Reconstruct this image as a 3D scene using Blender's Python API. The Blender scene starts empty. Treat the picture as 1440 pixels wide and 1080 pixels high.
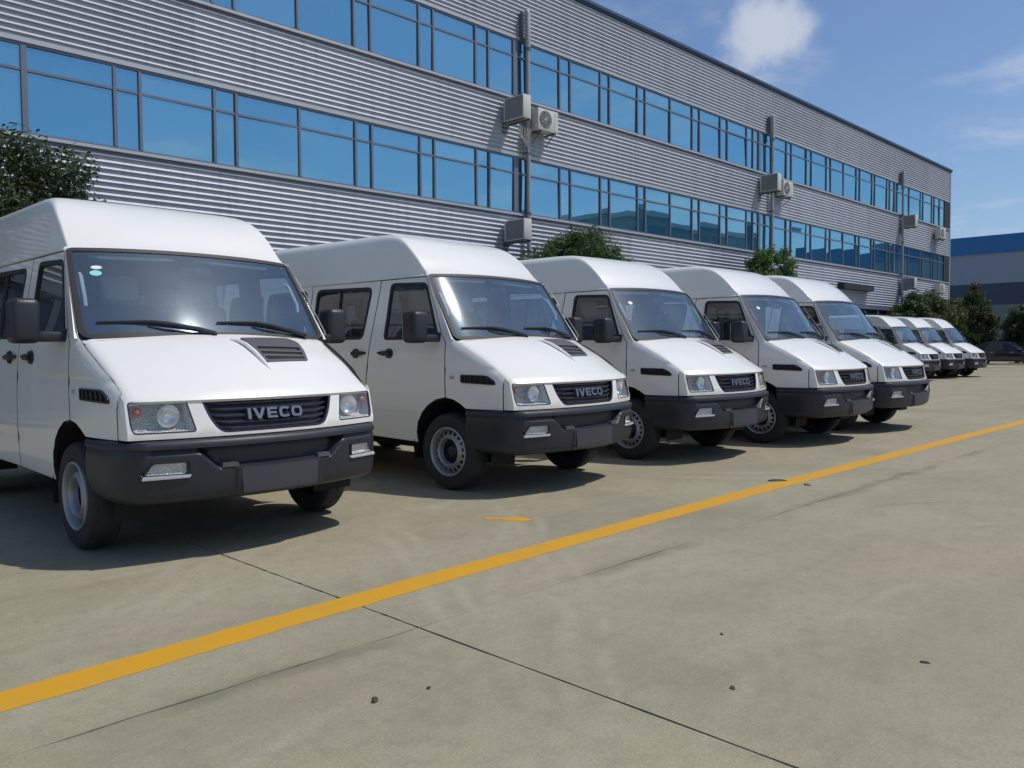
import bpy, bmesh, math, random
from mathutils import Vector, Matrix
from mathutils.geometry import delaunay_2d_cdt

random.seed(7)
S = bpy.context.scene
COL = S.collection
R = math.radians

# ------------------------------------------------------------------ camera
F_PX, PITCH, YAW, ROLL, CAM_H = 1149.37, 0.04295, 0.78036, -0.00765, 1.2707
fw = Vector((math.cos(YAW) * math.cos(PITCH), math.sin(YAW) * math.cos(PITCH), -math.sin(PITCH)))
rt = Vector((math.sin(YAW), -math.cos(YAW), 0.0))
up = rt.cross(fw)
rt2 = rt * math.cos(ROLL) + up * math.sin(ROLL)
up2 = -rt * math.sin(ROLL) + up * math.cos(ROLL)
cd = bpy.data.cameras.new('camera')
cam = bpy.data.objects.new('camera', cd)
COL.objects.link(cam)
cam.matrix_world = Matrix(((rt2.x, up2.x, -fw.x, 0), (rt2.y, up2.y, -fw.y, 0), (rt2.z, up2.z, -fw.z, CAM_H), (0, 0, 0, 1)))
cd.sensor_width = 36
cd.lens = F_PX / 1440 * 36
cd.clip_start = 0.05
cd.clip_end = 3000
S.camera = cam

# ------------------------------------------------------------------ light
SUN_DIR = Vector((0.37, -0.37, 0.865)).normalized()      # towards the sun
SUN_EL = math.asin(SUN_DIR.z)
SUN_ROT = math.atan2(SUN_DIR.x, SUN_DIR.y)
sl = bpy.data.lights.new('sun', 'SUN')
sl.energy = 2.7
sl.angle = R(0.53)
sl.color = (1.0, 0.955, 0.87)
so = bpy.data.objects.new('sun', sl)
COL.objects.link(so)
so.rotation_euler = SUN_DIR.to_track_quat('Z', 'Y').to_euler()
so.location = (20, -20, 40)

W = bpy.data.worlds.new('World')
S.world = W
W.use_nodes = True
wn, wl = W.node_tree.nodes, W.node_tree.links
for n in list(wn):
    wn.remove(n)


def wnode(t, **k):
    n = wn.new(t)
    for a, b in k.items():
        setattr(n, a, b)
    return n


wo = wnode('ShaderNodeOutputWorld')
bg = wnode('ShaderNodeBackground')
bg.inputs['Strength'].default_value = 0.115
sky = wnode('ShaderNodeTexSky', sky_type='NISHITA', sun_disc=False)
sky.sun_elevation = SUN_EL
sky.sun_rotation = SUN_ROT
sky.air_density = 1.0
sky.dust_density = 1.0
sky.ozone_density = 4.5
tcw = wnode('ShaderNodeTexCoord')
CLOUD_DIR = Vector((0.8363, 0.4340, 0.3350)).normalized()


def wmath(op, a, b=None, clamp=False):
    n = wnode('ShaderNodeMath', operation=op, use_clamp=clamp)
    for i, v in enumerate((a, b)):
        if v is None:
            continue
        if isinstance(v, (int, float)):
            n.inputs[i].default_value = v
        else:
            wl.new(v, n.inputs[i])
    return n.outputs[0]


sepw = wnode('ShaderNodeSeparateXYZ')
wl.new(tcw.outputs['Generated'], sepw.inputs[0])
den = wmath('ADD', wmath('MAXIMUM', sepw.outputs[2], 0.0), 0.12)
cmb = wnode('ShaderNodeCombineXYZ')
wl.new(wmath('DIVIDE', sepw.outputs[0], den), cmb.inputs[0])
wl.new(wmath('DIVIDE', sepw.outputs[1], den), cmb.inputs[1])
nz = wnode('ShaderNodeTexNoise')
nz.inputs['Scale'].default_value = 1.5
nz.inputs['Detail'].default_value = 7
nz.inputs['Roughness'].default_value = 0.58
offs = wnode('ShaderNodeVectorMath', operation='ADD')
offs.inputs[1].default_value = (6.2, 2.8, 4.1)
wl.new(cmb.outputs[0], offs.inputs[0])
wl.new(offs.outputs[0], nz.inputs['Vector'])
nz2 = wnode('ShaderNodeTexNoise')
nz2.inputs['Scale'].default_value = 13.0
nz2.inputs['Detail'].default_value = 11
nz2.inputs['Roughness'].default_value = 0.6
wl.new(tcw.outputs['Generated'], nz2.inputs['Vector'])
dst = wnode('ShaderNodeVectorMath', operation='DISTANCE')
wl.new(tcw.outputs['Generated'], dst.inputs[0])
dst.inputs[1].default_value = CLOUD_DIR
spot = wnode('ShaderNodeMapRange', interpolation_type='SMOOTHSTEP')
wl.new(dst.outputs['Value'], spot.inputs[0])
spot.inputs[1].default_value = 0.09
spot.inputs[2].default_value = 0.0
spot.inputs[3].default_value = 0.0
spot.inputs[4].default_value = 1.0
small = wnode('ShaderNodeMapRange', interpolation_type='SMOOTHSTEP')
wl.new(wmath('ADD', wmath('MULTIPLY', spot.outputs[0], 0.62), wmath('MULTIPLY', nz2.outputs[0], 0.9)), small.inputs[0])
small.inputs[1].default_value = 0.66
small.inputs[2].default_value = 1.04
small.inputs[4].default_value = 0.66
big = wnode('ShaderNodeMapRange', interpolation_type='SMOOTHSTEP')
wl.new(nz.outputs[0], big.inputs[0])
big.inputs[1].default_value = 0.47
big.inputs[2].default_value = 0.76
big.inputs[4].default_value = 0.68
cl = wmath('MAXIMUM', small.outputs[0], big.outputs[0], True)
mixc = wnode('ShaderNodeMix', data_type='RGBA')
wl.new(cl, mixc.inputs['Factor'])
tint = wnode('ShaderNodeMix', data_type='RGBA', blend_type='MULTIPLY')
tint.inputs['Factor'].default_value = 1.0
wl.new(sky.outputs[0], tint.inputs['A'])
tint.inputs['B'].default_value = (0.77, 0.82, 0.88, 1)
wl.new(tint.outputs['Result'], mixc.inputs['A'])
mixc.inputs['B'].default_value = (5.6, 5.8, 6.2, 1)
wl.new(mixc.outputs['Result'], bg.inputs['Color'])
wl.new(bg.outputs[0], wo.inputs['Surface'])

S.view_settings.view_transform = 'Standard'
S.view_settings.look = 'None'
S.view_settings.gamma = 1
S.view_settings.exposure = 0.15
S.view_settings.use_curve_mapping = False
S.cycles.max_bounces = 10
S.cycles.transparent_max_bounces = 24
S.cycles.caustics_reflective = False
S.cycles.caustics_refractive = False


# ------------------------------------------------------------------ helpers
def link(o, parent=None):
    COL.objects.link(o)
    if parent is not None:
        o.parent = parent
    return o


def empty(name, loc=(0, 0, 0), rz=0.0, label=None, cat=None, group=None):
    o = bpy.data.objects.new(name, None)
    COL.objects.link(o)
    o.empty_display_size = 0.3
    o.location = loc
    o.rotation_euler = (0, 0, rz)
    tag(o, label, cat, group)
    return o


def tag(o, label=None, cat=None, group=None, kind=None):
    if label: o['label'] = label
    if cat: o['category'] = cat
    if group: o['group'] = group
    if kind: o['kind'] = kind
    return o


class MB:
    """collects shapes that become ONE mesh"""

    def __init__(self):
        self.v, self.f, self.m, self.s, self.n = [], [], [], [], []

    def add(self, vs, fs, m=0, smooth=False, nor=None):
        o = len(self.v)
        self.v += [tuple(p) for p in vs]
        self.n += [tuple(p) for p in nor] if nor is not None else [None] * len(vs)
        for f in fs:
            self.f.append(tuple(i + o for i in f))
            self.m.append(m)
            self.s.append(smooth)

    def box(self, x0, x1, y0, y1, z0, z1, m=0, M=None):
        vs = [Vector((x, y, z)) for x in (x0, x1) for y in (y0, y1) for z in (z0, z1)]
        if M is not None:
            vs = [M @ v for v in vs]
        self.add(vs, [(0, 1, 3, 2), (4, 6, 7, 5), (0, 4, 5, 1), (2, 3, 7, 6), (0, 2, 6, 4), (1, 5, 7, 3)], m)

    def bbox(self, x0, x1, y0, y1, z0, z1, b=0.01, m=0, M=None, seg=2):
        """rounded box"""
        bm = bmesh.new()
        bmesh.ops.create_cube(bm, size=1)
        for v in bm.verts:
            v.co = Vector(((x0 + x1) / 2 + v.co.x * (x1 - x0), (y0 + y1) / 2 + v.co.y * (y1 - y0), (z0 + z1) / 2 + v.co.z * (z1 - z0)))
        bmesh.ops.bevel(bm, geom=list(bm.edges), offset=b, segments=seg, profile=0.5, affect='EDGES', clamp_overlap=True)
        self.bm(bm, m, True, M)

    def bm(self, bm, m=0, smooth=False, M=None):
        bm.verts.index_update()
        vs = [(M @ v.co if M is not None else v.co.copy()) for v in bm.verts]
        self.add(vs, [[v.index for v in f.verts] for f in bm.faces], m, smooth)
        bm.free()

    def tube(self, pts, r, seg=8, m=0, cap=True, flat=1.0):
        pts = [Vector(p) for p in pts]
        rs = r if isinstance(r, (list, tuple)) else [r] * len(pts)
        vs, fs = [], []
        ref = None
        for i, p in enumerate(pts):
            d = (pts[min(i + 1, len(pts) - 1)] - pts[max(i - 1, 0)]).normalized()
            if ref is None:
                ref = d.orthogonal().normalized()
                if abs(d.z) < 0.9:
                    ref = Vector((0, 0, 1))
            a = (ref - d * ref.dot(d)).normalized()
            ref = a
            b = d.cross(a)
            for k in range(seg):
                t = 2 * math.pi * k / seg
                vs.append(p + (a * math.cos(t) * flat + b * math.sin(t)) * rs[i])
        for i in range(len(pts) - 1):
            for k in range(seg):
                q = (k + 1) % seg
                fs.append((i * seg + k, i * seg + q, (i + 1) * seg + q, (i + 1) * seg + k))
        if cap:
            fs.append(tuple(range(seg - 1, -1, -1)))
            fs.append(tuple((len(pts) - 1) * seg + k for k in range(seg)))
        self.add(vs, fs, m, True)

    def lathe(self, prof, seg=40, m=0, M=None, smooth=True):
        """prof: (radius, x) rotated about the x axis"""
        vs, fs = [], []
        for (r, x) in prof:
            for k in range(seg):
                t = 2 * math.pi * k / seg
                v = Vector((x, r * math.sin(t), r * math.cos(t)))
                vs.append(M @ v if M is not None else v)
        for i in range(len(prof) - 1):
            for k in range(seg):
                q = (k + 1) % seg
                fs.append((i * seg + k, i * seg + q, (i + 1) * seg + q, (i + 1) * seg + k))
        self.add(vs, fs, m, smooth)

    def prism(self, poly, d0, d1, fn, m=0):
        """poly 2D, extruded between depths d0,d1 ; fn(p,q,d)->3D"""
        n = len(poly)
        vs = [fn(p, q, d0) for p, q in poly] + [fn(p, q, d1) for p, q in poly]
        fs = [tuple(range(n - 1, -1, -1)), tuple(range(n, 2 * n))]
        fs += [(i, (i + 1) % n, n + (i + 1) % n, n + i) for i in range(n)]
        self.add(vs, fs, m)

    def mesh(self, name, mats, angle=35, weld=False):
        me = bpy.data.meshes.new(name)
        me.from_pydata(self.v, [], self.f)
        for mt in mats:
            me.materials.append(mt)
        for p, m, s in zip(me.polygons, self.m, self.s):
            p.material_index = m
            p.use_smooth = s
        me.update()
        if any(x is not None for x in self.n):
            vn = [v.normal.copy() for v in me.vertices]
            me.normals_split_custom_set_from_vertices([tuple(vn[i]) if x is None else x for i, x in enumerate(self.n)])
        elif any(self.s):
            me.set_sharp_from_angle(angle=R(angle))
        return me

    def build(self, name, mats, parent=None, angle=35):
        if not isinstance(mats, (list, tuple)):
            mats = [mats]
        return link(bpy.data.objects.new(name, self.mesh(name, mats, angle)), parent)


def round_poly(pts, r, n=4):
    out = []
    N = len(pts)
    for i in range(N):
        p0, p1, p2 = Vector(pts[i - 1]), Vector(pts[i]), Vector(pts[(i + 1) % N])
        rr = r[i] if isinstance(r, (list, tuple)) else r
        if rr <= 0:
            out.append(tuple(p1)); continue
        a, b = (p0 - p1), (p2 - p1)
        k = min(rr, a.length * 0.48, b.length * 0.48)
        A, B = p1 + a.normalized() * k, p1 + b.normalized() * k
        for j in range(n + 1):
            t = j / n
            out.append(tuple(A * (1 - t) ** 2 + p1 * 2 * t * (1 - t) + B * t * t))
    return out


def offset_poly(pts, d):
    """offset a polygon outwards by d (either winding)"""
    N = len(pts)
    area = sum(pts[i][0] * pts[(i + 1) % N][1] - pts[(i + 1) % N][0] * pts[i][1] for i in range(N))
    sg = 1 if area > 0 else -1
    out = []
    for i in range(N):
        a, b, c = Vector(pts[i - 1]), Vector(pts[i]), Vector(pts[(i + 1) % N])
        e1, e2 = (b - a), (c - b)
        if e1.length < 1e-9: e1 = e2
        if e2.length < 1e-9: e2 = e1
        n1 = Vector((e1.y, -e1.x)).normalized() * sg
        n2 = Vector((e2.y, -e2.x)).normalized() * sg
        m = n1 + n2
        m = m.normalized() if m.length > 1e-6 else n1
        k = d / max(0.5, m.dot(n1))
        out.append((b.x + m.x * k, b.y + m.y * k))
    return out


def inside(p, poly):
    x, y = p
    c = False
    j = len(poly) - 1
    for i in range(len(poly)):
        xi, yi = poly[i]
        xj, yj = poly[j]
        if (yi > y) != (yj > y) and x < (xj - xi) * (y - yi) / (yj - yi) + xi:
            c = not c
        j = i
    return c


def densify(poly, step):
    out = []
    N = len(poly)
    for i in range(N):
        a, b = Vector(poly[i]), Vector(poly[(i + 1) % N])
        L = (b - a).length
        if L < 1e-7:
            continue
        k = max(1, int(math.ceil(L / step)))
        for j in range(k):
            out.append(tuple(a + (b - a) * (j / k)))
    return out


def panel(mb, outer, holes, surf, step=0.06, th=0.02, out=None, m_out=0, m_in=1, m_edge=None, rows=None):
    """sheet with holes over the surface surf(p,q), with thickness, exact normals; `out` is a reference outward direction"""
    outer = densify(outer, step)
    holes = [densify(h, step) for h in holes]
    vs, es = [], []
    for lp in [outer] + holes:
        o = len(vs)
        vs += [Vector(p) for p in lp]
        es += [(o + i, o + (i + 1) % len(lp)) for i in range(len(lp))]
    bnd = list(vs)
    xs = [p[0] for p in outer]
    ys = [p[1] for p in outer]
    gy = []
    y = min(ys) + step * 0.5
    while y < max(ys):
        gy.append(y); y += step
    if rows:
        gy = sorted([g for g in gy if all(abs(g - r_) > 0.012 for r_ in rows)] + list(rows))
    x0, x1 = min(xs), max(xs)
    nx = max(1, int((x1 - x0) / step))
    for g in gy:
        for i in range(1, nx):
            q = (x0 + (x1 - x0) * i / nx, g)
            if not inside(q, outer) or any(inside(q, h) for h in holes):
                continue
            lim = 0.35 * step if not (rows and g in rows) else 0.006
            if min((b.x - q[0]) ** 2 + (b.y - q[1]) ** 2 for b in bnd) < lim ** 2:
                continue
            vs.append(Vector(q))
    V2, _, F2, *_ = delaunay_2d_cdt(vs, es, [], 0, 1e-6)
    tri = []
    for f in F2:
        c = sum((V2[i] for i in f), Vector((0, 0))) / len(f)
        if inside(c, outer) and not any(inside(c, h) for h in holes):
            tri.append(tuple(f))
    h = 1e-3
    P3, N3 = [], []
    for p in V2:
        a = Vector(surf(p.x, p.y))
        du = Vector(surf(p.x + h, p.y)) - Vector(surf(p.x - h, p.y))
        dv = Vector(surf(p.x, p.y + h)) - Vector(surf(p.x, p.y - h))
        n = du.cross(dv)
        n = n.normalized() if n.length > 1e-12 else Vector((0, 0, 1))
        P3.append(a); N3.append(n)
    ref = Vector(out)
    tot = sum((n.dot(ref) for n in N3), 0.0)
    if tot < 0:
        N3 = [-n for n in N3]
    fixed = []
    for t in tri:
        fn = (P3[t[1]] - P3[t[0]]).cross(P3[t[2]] - P3[t[0]])
        fixed.append(t if fn.dot(N3[t[0]]) > 0 else (t[0], t[2], t[1]))
    mb.add(P3, fixed, m_out, True, N3)
    if th > 0:
        I3 = [p - n * th for p, n in zip(P3, N3)]
        mb.add(I3, [(a, c, b) for a, b, c in fixed], m_in, True, [-n for n in N3])
        cnt = {}
        for t in fixed:
            for a, b in ((t[0], t[1]), (t[1], t[2]), (t[2], t[0])):
                cnt[(a, b)] = 1
        for (a, b) in cnt:
            if (b, a) in cnt:
                continue
            q = [P3[b], P3[a], I3[a], I3[b]]
            n = (q[1] - q[0]).cross(q[2] - q[0])
            if n.length < 1e-12:
                continue
            n.normalize()
            mb.add(q, [(0, 1, 2, 3)], m_out if m_edge is None else m_edge, True, [n] * 4)


def ring(mb, poly, w_in, w_out, surf, lift=0.005, th=0.015, out=(1, 0, 0), m=0, step=0.06):
    """gasket: band round a closed outline"""
    panel(mb, offset_poly(poly, w_out), [offset_poly(poly, -w_in)], lambda p, q: surf(p, q, lift), step, th, out, m, m)


def lerp(tab, x):
    if x <= tab[0][0]:
        return tab[0][1]
    for (a, b), (c, d) in zip(tab, tab[1:]):
        if x <= c:
            return b + (d - b) * (x - a) / (c - a)
    return tab[-1][1]


def smooth_tab(tab):
    """monotone-ish smooth interpolation (Catmull-Rom on non-uniform knots)"""
    xs = [t[0] for t in tab]
    ys = [t[1] for t in tab]
    ms = []
    for i in range(len(tab)):
        if i == 0: ms.append((ys[1] - ys[0]) / (xs[1] - xs[0]))
        elif i == len(tab) - 1: ms.append((ys[-1] - ys[-2]) / (xs[-1] - xs[-2]))
        else:
            d0 = (ys[i] - ys[i - 1]) / (xs[i] - xs[i - 1])
            d1 = (ys[i + 1] - ys[i]) / (xs[i + 1] - xs[i])
            ms.append(0 if d0 * d1 <= 0 else 2 * d0 * d1 / (d0 + d1))

    def f(x):
        if x <= xs[0]: return ys[0] + ms[0] * (x - xs[0])
        if x >= xs[-1]: return ys[-1] + ms[-1] * (x - xs[-1])
        for i in range(len(xs) - 1):
            if x <= xs[i + 1]:
                h = xs[i + 1] - xs[i]
                t = (x - xs[i]) / h
                return ((2 * t ** 3 - 3 * t ** 2 + 1) * ys[i] + (t ** 3 - 2 * t ** 2 + t) * h * ms[i]
                        + (-2 * t ** 3 + 3 * t ** 2) * ys[i + 1] + (t ** 3 - t ** 2) * h * ms[i + 1])
    return f


def sstep(a, b, x):
    t = min(1.0, max(0.0, (x - a) / (b - a)))
    return t * t * (3 - 2 * t)


def smin(a, b, k):
    h = max(0.0, min(1.0, 0.5 + 0.5 * (b - a) / k))
    return b * (1 - h) + a * h - k * h * (1 - h)


# ------------------------------------------------------------------ materials
def mat(name, col, rough=0.5, metal=0.0, spec=0.5, coat=0.0, coat_rough=0.03, noise=None, bump=None, rnoise=None):
    """noise: (scale, amount, colour2, [object stretch])  bump: (scale, strength, distance)"""
    m = bpy.data.materials.new(name)
    m.use_nodes = True
    nt = m.node_tree
    b = nt.nodes['Principled BSDF']
    b.inputs['Base Color'].default_value = (*col, 1)
    b.inputs['Roughness'].default_value = rough
    b.inputs['Metallic'].default_value = metal
    b.inputs['Specular IOR Level'].default_value = spec
    b.inputs['Coat Weight'].default_value = coat
    b.inputs['Coat Roughness'].default_value = coat_rough
    if noise or bump or rnoise:
        tc = nt.nodes.new('ShaderNodeTexCoord')
    if noise:
        sc, amt, c2 = noise[:3]
        n = nt.nodes.new('ShaderNodeTexNoise')
        n.inputs['Scale'].default_value = sc
        n.inputs['Detail'].default_value = 6
        n.inputs['Roughness'].default_value = 0.6
        if len(noise) > 3:
            mp = nt.nodes.new('ShaderNodeMapping')
            mp.inputs['Scale'].default_value = noise[3]
            nt.links.new(tc.outputs['Object'], mp.inputs[0])
            nt.links.new(mp.outputs[0], n.inputs['Vector'])
        else:
            nt.links.new(tc.outputs['Object'], n.inputs['Vector'])
        mr = nt.nodes.new('ShaderNodeMapRange')
        mr.inputs[1].default_value = 0.35
        mr.inputs[2].default_value = 0.72
        mr.inputs[4].default_value = amt
        nt.links.new(n.outputs[0], mr.inputs[0])
        mx = nt.nodes.new('ShaderNodeMix')
        mx.data_type = 'RGBA'
        mx.inputs['A'].default_value = (*col, 1)
        mx.inputs['B'].default_value = (*c2, 1)
        nt.links.new(mr.outputs[0], mx.inputs['Factor'])
        nt.links.new(mx.outputs['Result'], b.inputs['Base Color'])
    if rnoise:
        n = nt.nodes.new('ShaderNodeTexNoise')
        n.inputs['Scale'].default_value = rnoise[0]
        n.inputs['Detail'].default_value = 5
        nt.links.new(tc.outputs['Object'], n.inputs['Vector'])
        mr = nt.nodes.new('ShaderNodeMapRange')
        mr.inputs[3].default_value = rnoise[1]
        mr.inputs[4].default_value = rnoise[2]
        nt.links.new(n.outputs[0], mr.inputs[0])
        nt.links.new(mr.outputs[0], b.inputs['Roughness'])
    if bump:
        n = nt.nodes.new('ShaderNodeTexNoise')
        n.inputs['Scale'].default_value = bump[0]
        n.inputs['Detail'].default_value = 4
        nt.links.new(tc.outputs['Object'], n.inputs['Vector'])
        bp = nt.nodes.new('ShaderNodeBump')
        bp.inputs['Strength'].default_value = bump[1]
        bp.inputs['Distance'].default_value = bump[2]
        nt.links.new(n.outputs[0], bp.inputs['Height'])
        nt.links.new(bp.outputs[0], b.inputs['Normal'])
    return m


def glass_mat(name, tint, ior=1.5, dust_haze=0.03, rough=0.0, gl=(1, 1, 1), dcol=(0.5, 0.55, 0.6)):
    m = bpy.data.materials.new(name)
    m.use_nodes = True
    nt = m.node_tree
    for n in list(nt.nodes):
        nt.nodes.remove(n)
    out = nt.nodes.new('ShaderNodeOutputMaterial')
    tr = nt.nodes.new('ShaderNodeBsdfTransparent')
    tr.inputs[0].default_value = (*tint, 1)
    gs = nt.nodes.new('ShaderNodeBsdfGlossy')
    gs.inputs['Roughness'].default_value = rough
    gs.inputs[0].default_value = (*gl, 1)
    fr = nt.nodes.new('ShaderNodeFresnel')
    geo = nt.nodes.new('ShaderNodeNewGeometry')
    im = nt.nodes.new('ShaderNodeMapRange')      # a thin sheet reflects alike from both faces
    im.inputs[3].default_value = ior
    im.inputs[4].default_value = 1 / ior
    nt.links.new(geo.outputs['Backfacing'], im.inputs[0])
    nt.links.new(im.outputs[0], fr.inputs['IOR'])
    df = nt.nodes.new('ShaderNodeBsdfDiffuse')
    df.inputs[0].default_value = (*dcol, 1)
    tc = nt.nodes.new('ShaderNodeTexCoord')
    nz = nt.nodes.new('ShaderNodeTexNoise')
    nz.inputs['Scale'].default_value = 4
    nz.inputs['Detail'].default_value = 6
    nt.links.new(tc.outputs['Object'], nz.inputs['Vector'])
    mr = nt.nodes.new('ShaderNodeMapRange')
    mr.inputs[3].default_value = dust_haze * 0.6
    mr.inputs[4].default_value = dust_haze * 1.4
    nt.links.new(nz.outputs[0], mr.inputs[0])
    a = nt.nodes.new('ShaderNodeMixShader')
    nt.links.new(mr.outputs[0], a.inputs[0])
    nt.links.new(tr.outputs[0], a.inputs[1])
    nt.links.new(df.outputs[0], a.inputs[2])
    c = nt.nodes.new('ShaderNodeMixShader')
    nt.links.new(fr.outputs[0], c.inputs[0])
    nt.links.new(a.outputs[0], c.inputs[1])
    nt.links.new(gs.outputs[0], c.inputs[2])
    nt.links.new(c.outputs[0], out.inputs[0])
    return m


M = {}
M['paint'] = mat('white_paint', (0.80, 0.79, 0.75), 0.36, coat=0.6, coat_rough=0.05, noise=(3.0, 0.12, (0.69, 0.685, 0.64)))
M['liner'] = mat('cabin_lining', (0.22, 0.23, 0.25), 0.8)
M['plastic'] = mat('bumper_plastic', (0.018, 0.020, 0.028), 0.44, bump=(400, 0.15, 0.001), noise=(5, 0.5, (0.030, 0.032, 0.040)))
M['black'] = mat('black_plastic', (0.018, 0.019, 0.024), 0.42)
M['grille'] = mat('grille_plastic', (0.022, 0.024, 0.040), 0.35)
M['slat'] = mat('grille_slat', (0.045, 0.048, 0.075), 0.28)
M['seal'] = mat('rubber_seal', (0.016, 0.017, 0.020), 0.6)
M['rubber'] = mat('tyre_rubber', (0.020, 0.020, 0.022), 0.8, noise=(9, 0.6, (0.045, 0.042, 0.038)))
M['steel'] = mat('wheel_steel', (0.36, 0.37, 0.39), 0.45, 0.45)
M['dark'] = mat('chassis_dark', (0.012, 0.012, 0.013), 0.85)
M['chrome'] = mat('chrome', (0.72, 0.74, 0.78), 0.12, 1.0)
M['bowl'] = mat('lamp_bowl', (0.90, 0.89, 0.86), 0.24, 0.85)
M['letter'] = mat('badge_grey', (0.22, 0.235, 0.27), 0.42, 0.8)
M['louvre'] = mat('louvre_plastic', (0.05, 0.05, 0.053), 0.5)
M['reflector'] = mat('lamp_reflector', (0.92, 0.92, 0.90), 0.22, 0.45, bump=(65, 1.0, 0.03))
M['amber'] = mat('amber_bulb', (0.55, 0.13, 0.07), 0.3)
M['seat'] = mat('seat_fabric', (0.13, 0.14, 0.16), 0.9)
M['cover'] = mat('seat_cover', (0.62, 0.62, 0.60), 0.9)
M['dash'] = mat('dashboard_plastic', (0.06, 0.062, 0.07), 0.7)
M['windscreen'] = glass_mat('windscreen_glass', (0.72, 0.84, 0.93), 2.0, 0.115, 0.065, (.80, .92, 1), (.32, .47, .66))  # strong blue diffuse share paints haze and sky glare into the glass
M['glass'] = glass_mat('side_glass', (0.68, 0.75, 0.77), 1.6, 0.025)
M['lens'] = glass_mat('lamp_lens', (0.95, 0.96, 0.96), 1.5, 0.05)
M['sticker_w'] = mat('sticker_white', (0.75, 0.78, 0.8), 0.5)
M['sticker_c'] = mat('sticker_cyan', (0.25, 0.70, 0.68), 0.5)
M['vent'] = mat('vent_plastic', (0.085, 0.083, 0.088), 0.5)
M['pale'] = mat('fog_lamp_trim', (0.42, 0.43, 0.45), 0.4)
M['plate'] = mat('plate_plastic', (0.050, 0.050, 0.062), 0.55)

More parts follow.
